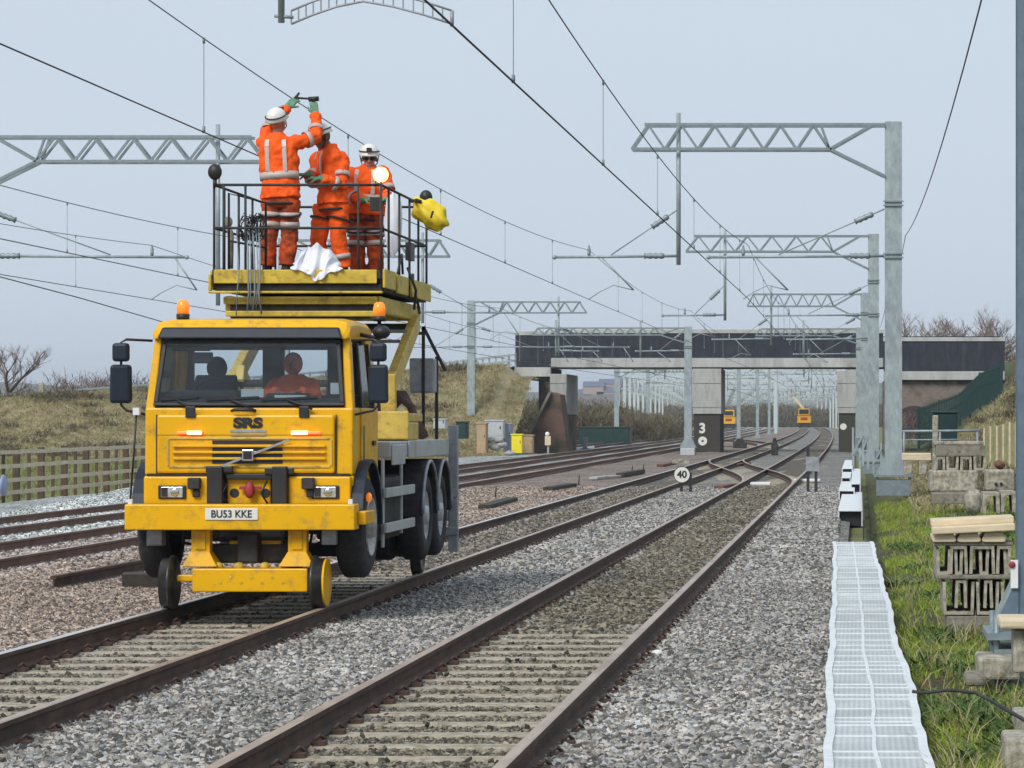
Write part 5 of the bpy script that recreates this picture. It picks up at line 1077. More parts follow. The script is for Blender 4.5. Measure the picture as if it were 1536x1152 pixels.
# lift: scissor arms
for s_ in (-1, 1):
    a = lambda u: U(s_*u); q = MB(); q.bar((a(.86),31.55,2.12),(a(.86),33.45,2.92), .10, .2); q.build('lift_arm', 'cream_yellow', truck, bevel=.01)
    q = MB(); q.bar((a(.74),32.85,1.72),(a(.74),31.55,2.32), .09, .18); q.build('lift_arm', 'cream_yellow', truck, bevel=.01)
    q = MB(); q.bar((a(.86),31.6,1.6),(a(.86),31.52,2.3), .09, .16); q.build('lift_post', 'cream_yellow', truck, bevel=.01)
m_ = MB(); m_.tube([(U(-.8),33.3,2.86),(U(.8),33.3,2.86)], .04, 8); m_.tube([(U(-.8),31.6,2.2),(U(.8),31.6,2.2)], .04, 8); m_.tube([(U(.1),31.8,1.6),(U(.1),33.0,2.7)], .06, 10); m_.build('lift_cylinder', 'chassis', truck)
# platform
PY0, PY1, PU, PZ = 30.9, 34.2, .90, 3.39
pf = tb('platform', [(-PU,PU,PY0+.02,PY1,3.30,PZ-.002)], 'chassis', bevel=0)
tb('platform_edge', [(-PU+.02,PU-.06,PY0,PY0+.019,3.245,PZ),(-PU-.03,PU,PY0-.03,PY0+.05,3.14,3.165),(-PU-.03,-PU-.001,PY0-.03,PY0+.04,3.166,3.34),(PU+.001,PU+.03,PY0,31.6,3.20,3.40),(PU+.001,PU+.03,31.75,32.5,3.18,3.38),(PU+.001,PU+.03,32.75,PY1,3.18,3.38),(-PU-.03,-PU-.001,PY0+.06,PY1,3.18,3.38)], 'tray_yellow', pf, bevel=.008)
tb('platform_frame', [(-PU+.02,PU-.02,PY0+.06,PY1-.05,3.17,3.24)], 'chassis', pf, bevel=.01)
tb('lift_top_frame', [(-.80,.82,31.0,31.08,3.03,3.11),(-.78,.80,31.0,31.05,2.90,2.96),(-.80,-.72,31.1,34.0,2.95,3.12),(.76,.84,31.1,34.0,2.95,3.12),(-.71,.75,33.9,34.0,2.95,3.12)], 'tray_yellow', bevel=.01)
tb('lift_top_frame', [(-.74,.78,31.09,33.89,3.01,3.10),(-.74,.74,31.06,31.088,2.88,3.09)], 'chassis', bevel=.01)
gr = MB(); zt, zm_ = 4.285, 3.83
C4 = [(U(-PU+.02),PY0+.03),(U(PU-.02),PY0+.03),(U(PU-.02),PY1-.03),(U(-PU+.02),PY1-.03)]
def seg(i, z): a, b = C4[i], C4[(i+1)%4]; return (a[0],a[1],z),(b[0],b[1],z)
for i in range(4):
    for z in (zt, zm_): gr.tube(seg(i, z), .0145, 8)
gr.build('guard_rail', 'chassis', pf)
def post(x, y, z1, name='rail_post', r_=.0135): q = MB(); q.tube([(x,y,PZ-.15),(x,y,z1)], r_, 8); return q.build(name, 'chassis', pf)
for (x, y) in C4: post(x, y, zt)
for u in (-.78,-.55,.64): post(U(u), PY0+.03, zt)
for t in (.16,.38,.60,.80): post(C4[1][0], PY0+(PY1-PY0)*t, zt); post(C4[3][0], PY0+(PY1-PY0)*t, zt)
for u in (-.3, .3): post(U(u), PY1-.03, zt)
q = MB(); q.tube([(U(-.74),PY0+.1,3.4),(U(-.74),PY0+.1,4.2),(U(-.4),PY0+.35,4.12),(U(-.4),PY0+.35,3.4)], .014, 8); q.tube([(U(-.74),PY0+.1,3.7),(U(-.4),PY0+.35,3.64)], .012, 8); q.build('gate_frame', 'chassis', pf)
def wlamp(c, lit, label_mat='black'):
    q = MB(); q.ell(c, (.075,.06,.085), 16, 12); q.tube([c-Vector((0,0,.08)), c-Vector((0,0,.16))], .022, 8); o = q.build('work_lamp', 'black', pf); return o
wlamp(Vector((U(-PU+.03),PY0+.02,4.42)), False)
wlamp(Vector((W(639,296,33.9).x,33.9,W(0,296,33.9).z)), False)
c = Vector((W(571,262,31.2).x, 31.2, W(0,262,31.2).z)); q = MB(); q.lathe(c+Vector((0,.04,0)), (0,1,0), [(0,.085),(.05,.08),(.09,.04)], 18); q.tube([c+Vector((0,.06,-.07)), (c.x-.02,PY0+.05,zt)], .018, 8); o = q.build('work_lamp', 'black', pf)
q = MB(); q.ell(c, (.062,.032,.062), 20, 12); q.build('lit_lens', 'work_lamp_glow', o)
q = MB(); q.ell(c+Vector((0,.01,0)), (.085,.03,.085), 20, 12); q.build('reflector', 'lamp_bloom_glow', o)  # emissive warm bowl around the lit lens, stands in for the lamp's bloom
q = MB(); q.box(U(.80)-.05,U(.80)+.05,31.0,31.1,4.02,4.16); q.box(U(.86)-.03,U(.86)+.03,32.9,33.2,3.6,3.8); q.build('control_box', 'black', pf)
q = MB(); q.tube([(U(.87),33.2,3.45),(U(.9),33.0,3.3),(U(.96),33.0,3.1),(U(.93),33.3,3.02)], .018, 7); q.tube([(U(.9),32.6,3.5),(U(.98),32.7,3.25),(U(.93),32.9,3.05)], .016, 7); q.tube([(U(.88),32.4,3.42),(U(.9),32.2,3.62),(U(.9),31.9,3.4)], .014, 7); q.build('cable_loop', 'black', pf)
# things carried on the platform
def blob(name, c, rad, m, label, cat, amp=.25, seed=0, seg=20, sq=None, **k):
    rnd = random.Random(seed); q = MB(); q.ell((0,0,0), (1,1,1), seg, seg//2+2); ph = [rnd.uniform(0,6.28) for _ in range(9)]
    for i, v in enumerate(q.v):
        v = Vector(v); n = 1+amp*(.4*math.sin(v.x*4+ph[0])*math.sin(v.z*5+ph[1])+.3*math.sin(v.x*9+v.z*3+ph[2])+.3*math.sin(v.z*11+v.y*7+ph[3])+.22*math.sin(v.x*17+ph[4])*math.sin(v.z*19+ph[5])); q.v[i] = tuple(Vector((v.x*rad[0]*n, v.y*rad[1]*n, v.z*rad[2]*n)))
    if sq: q.v = [tuple(sq(Vector(v))) for v in q.v]
    q.v = [tuple(Vector(v)+Vector(c)) for v in q.v]; o = q.build(name, m, label=label, cat=cat, org=c, **k); 
    sb_ = o.modifiers.new('s', 'SUBSURF'); sb_.levels = 1; sb_.render_levels = 1; return o
rotb = Matrix.Rotation(R(38), 3, 'Y')
bag = blob('yellow_bag', W(645,322,33.4), (.25,.12,.15), 'bag_yellow', 'bulging yellow sack hanging over the platform rail at its right end', 'bag', .28, 3, 26, sq=lambda v: rotb @ v)
q = MB(); a = W(648,322,33.2); q.bar(a+Vector((-.01,-.02,-.04)), a+Vector((.015,-.02,.04)), .03, .02); q.tube([W(617,302,33.4), W(625,300,33.3), W(632,303,33.3)], .02, 7); q.build('bag_strap', 'strap', bag)
# white sheet draped over the front edge
sh = MB(); n_ = 22; rg = []; rnd = random.Random(4)
cols_ = 26; rows = 14; V = []; cx0, cx1 = W(432,0,PY0).x, W(517,0,PY0).x
tp = [395,388,378,374,370,372,366,364,368,372,376,382,392,400]; bt_ = [403,404,408,408,412,415,420,424,420,413,409,407,406,404]
for j in range(rows+1):
    f = j/rows
    for i in range(cols_+1):
        g = i/cols_; k_ = g*(len(tp)-1); i0 = min(len(tp)-2, int(k_)); ty = tp[i0]+(tp[i0+1]-tp[i0])*(k_-i0); by_ = bt_[i0]+(bt_[i0+1]-bt_[i0])*(k_-i0)
        y = ty+(by_-ty)*f; Y = PY0+.28*(1-f)**1.3-.035+.05*math.sin(g*23+f*3)*math.sin(f*3.1)+.03*math.sin(g*41+f*9)+(.03 if False else 0)
        p = W(438+74*g+3*math.sin(f*6+g*9), y+2*math.sin(g*31), Y); V.append(tuple(p))
sh.smooth = True; sh.add(V, [(j*(cols_+1)+i, j*(cols_+1)+i+1, (j+1)*(cols_+1)+i+1, (j+1)*(cols_+1)+i) for j in range(rows) for i in range(cols_)])
o = sh.build('plastic_sheet', 'white_sheet', label='crumpled white plastic sheet draped over the front edge of the platform', cat='sheet', org=W(475,404,PY0)); so_ = o.modifiers.new('t', 'SOLIDIFY'); so_.thickness = .008; ss_ = o.modifiers.new('s', 'SUBSURF'); ss_.levels = 1; ss_.render_levels = 1
# white bucket bag hanging right side
o = blob('white_sack', W(590,335,32.4), (.10,.09,.34), 'white_sheet', 'tall pale plastic sack hanging inside the right railing of the platform', 'sack', .2, 5, 18)
# tangle of ropes on the left front rail
q = MB(); rnd = random.Random(11)
for i in range(16):
    x = rnd.uniform(366,392); pts_ = []
    for t in range(9): an = t*.9+i; pts_.append(W(x+rnd.uniform(-3,3)+9*math.cos(an), 342+18*math.sin(an)+rnd.uniform(-5,5), 31.0+rnd.uniform(-.03,.06)))
    q.tube(pts_, .006, 5)
q.build('rope_bundle', 'black', label='tangle of dark ropes and straps hanging on the left front railing', cat='rope', org=W(378,340,31))
q = MB()
for i, x in enumerate((357,372,376,381,386,390)):
    q.tube([W(x-2,345,30.98), W(x,380,30.9), W(x+rnd.uniform(-2,2),410,30.84), W(x+rnd.uniform(-2,2),440,30.84), W(x+rnd.uniform(-3,3),rnd.uniform(460,474),30.86)], .006+.004*(i%2), 6)
q.build('hanging_rope', 'galv_dark', label='grey ropes hanging down in front of the platform edge above the cab', cat='rope', org=W(378,345,30.9))
q = MB(); q.ell(W(342,333,31.15), (.05,.04,.06), 12, 10); q.tube([W(342,333,31.15), W(346,352,31.15), W(347,403,31.2)], [.02,.035,.02], 8); q.build('tool_head', 'concrete', label='pale ball-headed tool leaning inside the left end of the railing', cat='tool', org=W(347,403,31.2))
# rail gear
for s_, u in ((-1,-.41),(1,.52)):
    q = MB(); X = U(u); q.box(X-.09,X+.09,28.2,28.32,.50,.754); q.box(X-.05,X+.05,28.185,28.199,.56,.75); q.hexa([(X-.17,28.14,.40),(X+.17,28.14,.40),(X+.17,28.4,.40),(X-.17,28.4,.40),(X-.09,28.18,.54),(X+.09,28.18,.54),(X+.09,28.35,.54),(X-.09,28.35,.54)]); q.build('rail_gear_bracket', 'yellow_paint', truck, bevel=.01)
rg_ = tb('rail_gear_beam', [(ux(288,156.5),ux(461,156.5),28.12,28.40,zy(888,156.5),zy(853,156.5)),(ux(262,156.5),ux(478,156.5),28.2,28.32,zy(873,156.5),zy(863,156.5)),(ux(340,155),ux(418,155),28.5,28.6,zy(828,155),zy(812,155))], 'yellow_paint', bevel=.012)
q = MB()
for i in range(7):
    X = U(ux(330,156.5))+i*.1; q.lathe((X,28.112,.25+.05*(i%2)),(0,1,0),[(0,.014),(.007,.014)],8,False)
for u in (-.30,-.1,.15,.33): q.ell((U(u)+.05,28.25,.40),(.05,.05,.04),10,6)
q.build('bolt', 'tray_yellow', rg_)
for s_ in (-1, 1):
    for Y in (28.25, 34.55):
        q = MB(); X = TC+s_*.7175; q.lathe((X, Y, .238), (s_,0,0), [(-.055,.05),(-.05,.265),(-.02,.27),(-.012,.24),(.06,.238),(.065,.18),(.045,.17),(.045,.05)], 32); o = q.build('rail_wheel', 'wheel_steel', truck)
        if Y < 30 and s_ > 0: q = MB(); q.lathe((X+.085, Y, .245), (1,0,0), [(-.02,.05),(-.02,.225),(.0,.23),(.008,.1),(.012,.03)], 28, False); q.build('wheel_disc', 'yellow_paint', o)
tb('rail_gear_beam', [(-.6,.6,34.45,34.65,.2,.36)], 'chassis')
tb('rail_gear_frame', [(-.5,.5,28.42,28.7,.42,.6),(-.08,.12,28.3,28.5,.42,.72)], 'chassis', bevel=.03)
# ================================================================== PEOPLE
ctex = bpy.data.textures.new('folds', 'CLOUDS'); ctex.noise_scale = .11; ctex.noise_depth = 2
def remesh(o, vox, disp=0, sm=2):
    r_ = o.modifiers.new('r', 'REMESH'); r_.mode = 'VOXEL'; r_.voxel_size = vox; r_.use_smooth_shade = True
    if sm: s_ = o.modifiers.new('s', 'SMOOTH'); s_.iterations = sm; s_.factor = .5
    if disp: d_ = o.modifiers.new('d', 'DISPLACE'); d_.texture = ctex; d_.strength = disp; d_.mid_level = .5; d_.texture_coords = 'LOCAL'
def V3(a): return Vector(a)
def hand(mb, wrist, d, up, s_=1, curl=.6, sc=1.0):
    """palm + five curled fingers: d = pointing direction, up = back of the hand normal, s_ = thumb side"""
    d = V3(d).normalized(); up = V3(up); up = (up-d*up.dot(d)).normalized(); sd_ = d.cross(up).normalized()*s_; w_ = V3(wrist)
    def bl(c, a, b, t): mb.hexa([c-sd_*b-up*t, c+sd_*b-up*t, c+sd_*(b*1.1)+d*a-up*t, c-sd_*(b*1.1)+d*a-up*t, c-sd_*b+up*t, c+sd_*b+up*t, c+sd_*(b*1.1)+d*a+up*t*.8, c-sd_*(b*1.1)+d*a+up*t*.8])
    bl(w_, .095*sc, .038*sc, .015*sc)
    for i, L in enumerate((.075,.085,.08,.062)):
        b = w_+d*.09*sc+sd_*(.033-.022*i)*sc; p = [b]; ang = 0
        for f in (.42,.32,.26): ang += curl; p.append(p[-1]+(d*math.cos(ang)-up*math.sin(ang))*L*f*sc)
        mb.tube(p, [.0105*sc,.010*sc,.0095*sc,.0075*sc], 7)
    t = w_+d*.025*sc+sd_*.035*sc; mb.tube([t, t+(sd_*.6+d*.6-up*.3)*.035*sc, t+(sd_*.45+d*1.1-up*.8)*.06*sc], [.014*sc,.012*sc,.009*sc], 7)
def head(mb, c, f, up, sc=1.0):
    """head with brow, nose, chin, ears; f = facing"""
    c = V3(c); f = V3(f).normalized(); up = (V3(up)-f*V3(up).dot(f)).normalized(); r_ = f.cross(up)
    Rm = Matrix((r_, f, up)).transposed()
    mb.ell(c+up*.03*sc, (.078*sc,.098*sc,.10*sc), 18, 12, Rm); mb.ell(c+f*.025*sc-up*.055*sc, (.060*sc,.075*sc,.075*sc), 14, 10, Rm); mb.ell(c+f*.075*sc-up*.105*sc, (.028*sc,.024*sc,.022*sc), 10, 8, Rm)
    mb.tube([c+f*.092*sc+up*.02*sc, c+f*.118*sc-up*.03*sc, c+f*.10*sc-up*.042*sc], [.010*sc,.017*sc,.012*sc], 8)
    mb.tube([c+f*.088*sc-r_*.045*sc+up*.03*sc, c+f*.10*sc+up*.032*sc, c+f*.088*sc+r_*.045*sc+up*.03*sc], .012*sc, 7)
    for s_ in (-1, 1): mb.ell(c+r_*s_*.082*sc-up*.01*sc, (.012*sc,.02*sc,.032*sc), 8, 6, Rm)
    mb.tube([c+f*.088*sc-r_*.025*sc-up*.068*sc, c+f*.098*sc-up*.068*sc, c+f*.088*sc+r_*.025*sc-up*.068*sc], .009*sc, 6)
    return Rm, f, up, r_
def ringloft(mb, c0, c1, secs, side, n=20):
    """torso: elliptical sections (t, halfwidth, halfdepth, forward shift)"""
    c0 = V3(c0); c1 = V3(c1); ax = (c1-c0).normalized(); side = V3(side); side = (side-ax*side.dot(ax)).normalized(); fw = ax.cross(side).normalized(); rg = []
    for (t, a, b, sh) in secs:
        c = c0.lerp(c1, t)+fw*sh; rg.append([c+side*a*math.copysign(abs(math.cos(2*math.pi*k/n))**.85, math.cos(2*math.pi*k/n))+fw*b*math.copysign(abs(math.sin(2*math.pi*k/n))**.85, math.sin(2*math.pi*k/n)) for k in range(n)])
    mb.rings(rg); return fw
def worker(label, J, jm='hivis', tm='hivis', skin='skin', head_f=(0,1,0), head_up=(0,0,1), side=(1,0,0), loc=None, glass=False, hands=None, glove='glove_green', stripes=True, legband=(.42,.56), tors=None, hemz=None, sc=1.0):
    """J: joints pelvis, chest(neck base), headc, shL, elL, wrL, shR, elR, wrR, hipL, knL, anL, hipR, knR, anR (L = -side)"""
    r_ = thing('person', loc, label, 'person'); J = {k: V3(v) for k, v in J.items()}
    b = MB(); Rm, hf, hu, hr = head(b, J['head'], head_f, head_up, sc); nk = J['neck']; b.tube([nk-Vector((0,0,.08)), J['head']-hu*.06+(-hf*.01)], [.065,.055], 12)
    ringloft(b, J['pelvis'], nk, [(-.1,.13,.10,0),(.1,.15,.11,0),(.4,.14,.10,0),(.75,.17,.11,0),(.93,.14,.09,0),(1,.07,.07,0)], side)
    for q in 'LR':
        b.tube([J['sh'+q], J['el'+q], J['wr'+q]], [.055,.042,.030], 12); b.tube([J['hip'+q], J['kn'+q], J['an'+q]], [.085,.06,.04], 12); b.ell(J['sh'+q], (.06,.06,.06), 10, 8); b.ell(J['kn'+q], (.058,.058,.058), 10, 8)
    for q in 'LR':
        hd, hup, th, cu = hands[q]; hand(b, J['wr'+q], hd, hup, th, cu, .95)
    bo = b.build('body', skin, r_); remesh(bo, .008, 0, 1)
    # trousers
    t = MB(); pv = J['pelvis']; ringloft(t, pv-Vector((0,0,.10)), pv+Vector((0,0,.16)), [(0,.16,.13,0),(.4,.185,.14,0),(.8,.18,.135,0),(1,.17,.13,0)], side)
    for q in 'LR':
        h, k, a = J['hip'+q], J['kn'+q], J['an'+q]; t.tube([h+Vector((0,0,.03)), h.lerp(k,.5), k, k.lerp(a,.5), a+Vector((0,0,.0))], [.118,.105,.092,.09,.092], 14)
    to = t.build('trousers', tm, r_); remesh(to, .012, .05)
    for q in 'LR':
        h, k, a = J['hip'+q], J['kn'+q], J['an'+q]
        for i, f in enumerate(legband):
            sg = (h, k) if f < 1 else (k, a); f2 = f if f < 1 else f-1; p = sg[0].lerp(sg[1], f2); dd = (sg[1]-sg[0]).normalized()*.028; st = MB(); rr2 = .118+(.092-.118)*(f if f < 1 else 1)+.012; st.tube([p-dd, p+dd], rr2, 20, cap=False); so2 = st.build('reflective_stripe', 'reflective', to); sf = so2.modifiers.new('t','SOLIDIFY'); sf.thickness = .004
    # jacket
    j = MB(); T = tors or [(.0,.222,.165,0),(.08,.215,.16,0),(.3,.20,.145,0),(.6,.215,.15,0),(.82,.215,.14,0),(.93,.17,.12,0),(1.0,.095,.09,0),(1.06,.075,.075,0)]
    fw = ringloft(j, pv, nk, T, side, 24)
    for q in 'LR':
        s0, e, w2 = J['sh'+q], J['el'+q], J['wr'+q]; j.ell(s0, (.088,.088,.088), 14, 10); j.tube([s0, s0.lerp(e,.5), e, e.lerp(w2,.5), e.lerp(w2,.93)], [.088,.082,.074,.066,.056], 14)
    jo = j.build('jacket', jm, r_); remesh(jo, .012, .06)
    if stripes:
        sideN = V3(side).normalized(); ax = (nk-pv)
        def band(t0, t1, parent=jo):
            aa = np.interp
            st = MB(); ts = [q[0] for q in T]; 
            f = lambda t_: (t_, float(np.interp(t_, ts, [q[1] for q in T]))+.010, float(np.interp(t_, ts, [q[2] for q in T]))+.010, 0)
            c0, c1 = pv, nk; ringloft(st, c0, c1, [f(t0), f(t1)], side, 24)
            me_ = st.f; st.f = st.f[:-2]; st.mi = st.mi[:-2]; st.sm = st.sm[:-2]; o2 = st.build('reflective_stripe', 'reflective', parent); sf = o2.modifiers.new('t','SOLIDIFY'); sf.thickness = .005
        band(.30, .42)
        # braces: two vertical stripes front and back
        fwd = ax.normalized().cross(sideN).normalized()
        for sx in (-.095, .095):
            for sg in (-1, 1):
                st = MB(); pts_ = []
                for t_ in (.42,.55,.7,.82,.93): 
                    hb = float(np.interp(t_, [q[0] for q in T], [q[2] for q in T])); hw_ = float(np.interp(t_, [q[0] for q in T], [q[1] for q in T])); yy = hb*math.sqrt(max(.1, 1-(sx/hw_)**2))+.012; pts_.append(pv.lerp(nk, t_)+sideN*sx*(1 if t_ < .9 else .95)+fwd*sg*yy)
                for p, q2 in zip(pts_[:-1], pts_[1:]): st.bar(p, q2, .045, .012, up=fwd)
                st.build('reflective_stripe', 'reflective', jo)
        for q in 'LR':
            s0, e, w2 = J['sh'+q], J['el'+q], J['wr'+q]
            for (p, q3, rr3) in ((s0.lerp(e,.62), (e-s0).normalized()*.026, .094), (e.lerp(w2,.30), (w2-e).normalized()*.026, .085)):
                st = MB(); st.tube([p-q3, p+q3], rr3, 18, cap=False); o2 = st.build('reflective_stripe', 'reflective', jo); sf = o2.modifiers.new('t','SOLIDIFY'); sf.thickness = .004
    # gloves over the hands (five fingers each)
    for q in 'LR':
        g = MB(); hd, hup, th, cu = hands[q]; hand(g, J['wr'+q]-V3(hd).normalized()*.004, hd, hup, th, cu, 1.08); g.tube([J['wr'+q]-V3(hd).normalized()*.05, J['wr'+q]+V3(hd).normalized()*.02], [.042,.036], 10)
        go = g.build('glove', glove, r_); remesh(go, .0065, 0, 1)
    # boots
    for q in 'LR':
        a = J['an'+q]; f2 = J.get('toe'+q, a+Vector((0,.15,0))); t = MB(); d2 = (V3(f2)-a); d2.z = 0; d2.normalize(); t.tube([a+Vector((0,0,.10)), a+Vector((0,0,-.03))], [.06,.055], 12); t.tube([a-d2*.05+Vector((0,0,-.045)), a+d2*.06+Vector((0,0,-.05)), a+d2*.17+Vector((0,0,-.065))], [(.045,.045),(.05,.045),(.042,.03)], 12); bt = t.build('boot', 'boot', r_); remesh(bt, .01)
    # helmet
    h = MB(); hc = J['head']+hu*.055; rg = []
    for i in range(9):
        t_ = i/8*math.pi/2; rr4 = math.cos(t_); rg.append([hc+hr*(.108*sc*rr4+.001)*math.cos(2*math.pi*k/24)+hf*(.128*sc*rr4+.001)*math.sin(2*math.pi*k/24)+hu*.115*sc*math.sin(t_) for k in range(24)])
    brim = [hc-hu*.018+hr*.118*sc*math.cos(2*math.pi*k/24)+hf*(.138*sc*math.sin(2*math.pi*k/24)+(.03 if math.sin(2*math.pi*k/24) > .3 else 0)) for k in range(24)]
    h.rings([brim]+rg); he = h.build('helmet', 'helmet_white', r_)
    h = MB(); h.box(-.03,.03,0,.03,-.02,.025); 
    h.v = [tuple(hc+hr*v[0]+hf*(v[1]+.125)+hu*(v[2]+.05)) for v in h.v]
    h.tube([hc+hr*.112*math.cos(t_*.2618)+hf*.132*math.sin(t_*.2618)+hu*(.03) for t_ in range(25)], .007, 6, cap=False); h.build('head_lamp', 'strap', he)
    for s_ in (-1, 1):
        h = MB(); h.tube([hc+hr*s_*.105-hu*.02, J['head']+hr*s_*.088-hu*.05+hf*.03, J['head']+hf*.07*sc-hu*.125+hr*s_*.01], .006, 5); h.build('chin_strap', 'strap', he)
    e = MB()
    for s_ in (-1, 1): e.ell(J['head']+hr*s_*.032+hf*.092*sc+hu*.008, (.013,.008,.009), 8, 6, Rm)
    e.build('eyes', 'ink', bo)
    if glass:
        e = MB(); 
        for s_ in (-1, 1): e.ell(J['head']+hr*s_*.034+hf*.108+hu*.006, (.03,.006,.02), 12, 8, Rm)
        e.tube([J['head']-hr*.085+hf*.03+hu*.01, J['head']-hr*.065+hf*.1+hu*.01, J['head']+hr*.065+hf*.1+hu*.01, J['head']+hr*.085+hf*.03+hu*.01], .005, 6); e.build('safety_glasses', 'ink', r_)
    # harness
    s2 = MB()
    s2.tube([pv+V3(side)*.19*math.cos(t_*.2618)+fw*.15*math.sin(t_*.2618)+Vector((0,0,-.06)) for t_ in range(25)], .014, 6, cap=False)
    for q, sg in (('L',-1),('R',1)): 
        h, k = J['hip'+q], J['kn'+q]; c = h.lerp(k, .35); s2.tube([c+V3(side)*.125*math.cos(t_*.2618)+fw*.125*math.sin(t_*.2618)+Vector((0,0,.04*math.sin(t_*.2618))) for t_ in range(25)], .012, 6, cap=False)
    s2.build('harness', 'strap', r_)
    return r_, J, fw
def pj(d): return {k: W(*v) for k, v in d.items()}
FZ = PZ
# worker 1: back to the camera, both arms up
Y1 = 32.0
J1 = pj({'pelvis':(421,298,Y1),'neck':(416,205,Y1+.02),'head':(416,184,Y1+.03),'shL':(397,216,Y1),'elL':(408,182,Y1+.28),'wrL':(432,160,Y1+.42),'shR':(441,216,Y1),'elR':(474,205,Y1+.16),'wrR':(473,170,Y1+.38),
 'hipL':(408,305,Y1),'knL':(404,352,Y1-.02),'anL':(401,402,Y1),'hipR':(434,305,Y1),'knR':(434,352,Y1+.02),'anR':(430,402,Y1)})
for q in ('anL','anR'): J1[q].z = FZ+.10
for q, x in (('toeL',-.06),('toeR',.08)): J1[q] = J1['an'+q[-1]]+Vector((x,.15,0))
tgt = W(455,143,Y1+.5)
r1_, _, fw1 = worker('worker in orange hi-vis seen from behind with both arms raised to the wire', J1, 'hivis', 'hivis_dirty', loc=(J1['pelvis'].x, Y1, FZ), head_f=(.25,.9,.45), head_up=(-.1,-.45,.9),
 hands={'L':(tgt-J1['wrL']+Vector((-.05,0,0)),(-.3,-1,0),1,.35), 'R':((-.2,.1,1),(.2,-1,0),-1,.55)}, legband=(.38,.68))
q = MB(); a = W(441,140,Y1+.52); b = W(446,152,Y1+.5); c = W(447,147,Y1+.5); d = W(477,149,Y1+.42); q.tube([c, d], .012, 8); q.tube([W(449,139,Y1+.5), W(443,147,Y1+.5), W(447,151,Y1+.5)], [.012,.02,.012], 8); q.tube([W(463,149,Y1+.42), W(478,148,Y1+.42)], .028, 10); q.tube([W(470,150,Y1+.42), W(474,163,Y1+.42)], .018, 8); q.build('hand_tool', 'black', label='black clamping tool held up to the wire by the worker with raised arms', cat='tool', org=c)
# worker 2: side on, head bent, hands forward
Y2 = 32.55
J2 = pj({'pelvis':(499,306,Y2),'neck':(494,222,Y2-.02),'head':(484,207,Y2-.06),'shL':(477,238,Y2+.12),'elL':(472,274,Y2+.02),'wrL':(462,262,Y2-.22),'shR':(512,238,Y2-.06),'elR':(512,278,Y2-.18),'wrR':(480,268,Y2-.30),
 'hipL':(486,312,Y2+.06),'knL':(478,360,Y2+.02),'anL':(483,404,Y2+.1),'hipR':(508,312,Y2-.04),'knR':(508,360,Y2-.06),'anR':(515,404,Y2-.05)})
for q in ('anL','anR'): J2[q].z = FZ+.10
for q in 'LR': J2['toe'+q] = J2['an'+q]+Vector((-.14,-.08,0))
worker('middle worker in orange hi-vis bending a dark face downward, hands held at waist height', J2, 'hivis', 'hivis', skin='skin_dark', loc=(J2['pelvis'].x, Y2, FZ), head_f=(-.75,-.5,-.35), head_up=(-.2,-.1,.95), side=(-.45,.9,0),
 hands={'L':((-1,-.2,0),(0,0,1),1,.5), 'R':((-1,-.1,.1),(0,-.2,1),-1,.5)}, legband=(1.6,))
# worker 3: facing the camera, glasses, hands on the right rail
Y3 = 33.1
J3 = pj({'pelvis':(548,322,Y3),'neck':(551,250,Y3-.02),'head':(554,238,Y3-.04),'shL':(528,262,Y3),'elL':(526,296,Y3-.12),'wrL':(548,300,Y3-.34),'shR':(574,262,Y3),'elR':(584,296,Y3-.10),'wrR':(578,300,Y3-.34),
 'hipL':(537,328,Y3),'knL':(535,375,Y3-.03),'anL':(537,415,Y3),'hipR':(560,328,Y3),'knR':(563,375,Y3-.03),'anR':(564,415,Y3)})
for q in ('anL','anR'): J3[q].z = FZ+.10
for q in 'LR': J3['toe'+q] = J3['an'+q]+Vector((.03,-.15,0))
worker('worker in orange hi-vis and safety glasses facing the camera beside the lit lamp', J3, 'hivis', 'hivis_dirty', loc=(J3['pelvis'].x, Y3, FZ), head_f=(.15,-1,-.15), head_up=(0,0,1), glass=True, sc=1.0,
 hands={'L':((1,-.5,0),(0,0,1),1,.6), 'R':((-1,-.4,0),(0,0,1),-1,.6)}, legband=(.5,.8))
# person in the cab: head, torso, arms, one body, hooded jacket
Yp = YF+.85; up_ = .26
r_ = thing('person', (U(up_), Yp, 1.94), 'person in an orange-red hooded jacket seated inside the cab behind the windscreen', 'person')
c = Vector((U(.27), Yp, 2.36)); b = MB(); head(b, c, (.1,-1,0), (0,0,1), .82); b.tube([c-Vector((0,0,.05)), c-Vector((0,0,.16))], .05, 10); ringloft(b, c-Vector((0,0,.42)), c-Vector((0,0,.13)), [(0,.13,.1,0),(.7,.15,.1,0),(1,.07,.07,0)], (1,0,0))
b.tube([c+Vector((.17,0,-.2)), c+Vector((.25,-.2,-.32)), c+Vector((.12,-.38,-.28))], [.05,.04,.03], 10); b.tube([c+Vector((-.17,0,-.2)), c+Vector((-.22,-.2,-.32)), c+Vector((-.08,-.38,-.28))], [.05,.04,.03], 10); hand(b, c+Vector((.12,-.38,-.28)), (-.5,-1,0), (0,0,1), 1, .5, .9); hand(b, c+Vector((-.08,-.38,-.28)), (.5,-1,0), (0,0,1), -1, .5, .9); bo = b.build('body', 'skin', r_); remesh(bo, .009, 0, 1)
j = MB(); ringloft(j, c-Vector((0,0,.44)), c-Vector((0,0,.10)), [(0,.19,.14,0),(.6,.20,.14,0),(.85,.17,.12,0),(1,.09,.09,0)], (1,0,0)); j.tube([c+Vector((.17,0,-.19)), c+Vector((.26,-.2,-.31)), c+Vector((.14,-.36,-.28))], [.075,.065,.055], 12); j.tube([c+Vector((-.17,0,-.19)), c+Vector((-.23,-.2,-.31)), c+Vector((-.09,-.36,-.28))], [.075,.065,.055], 12); jo = j.build('jacket', 'orange_cloth', r_); remesh(jo, .012, .03)
hd_ = MB(); rg = []
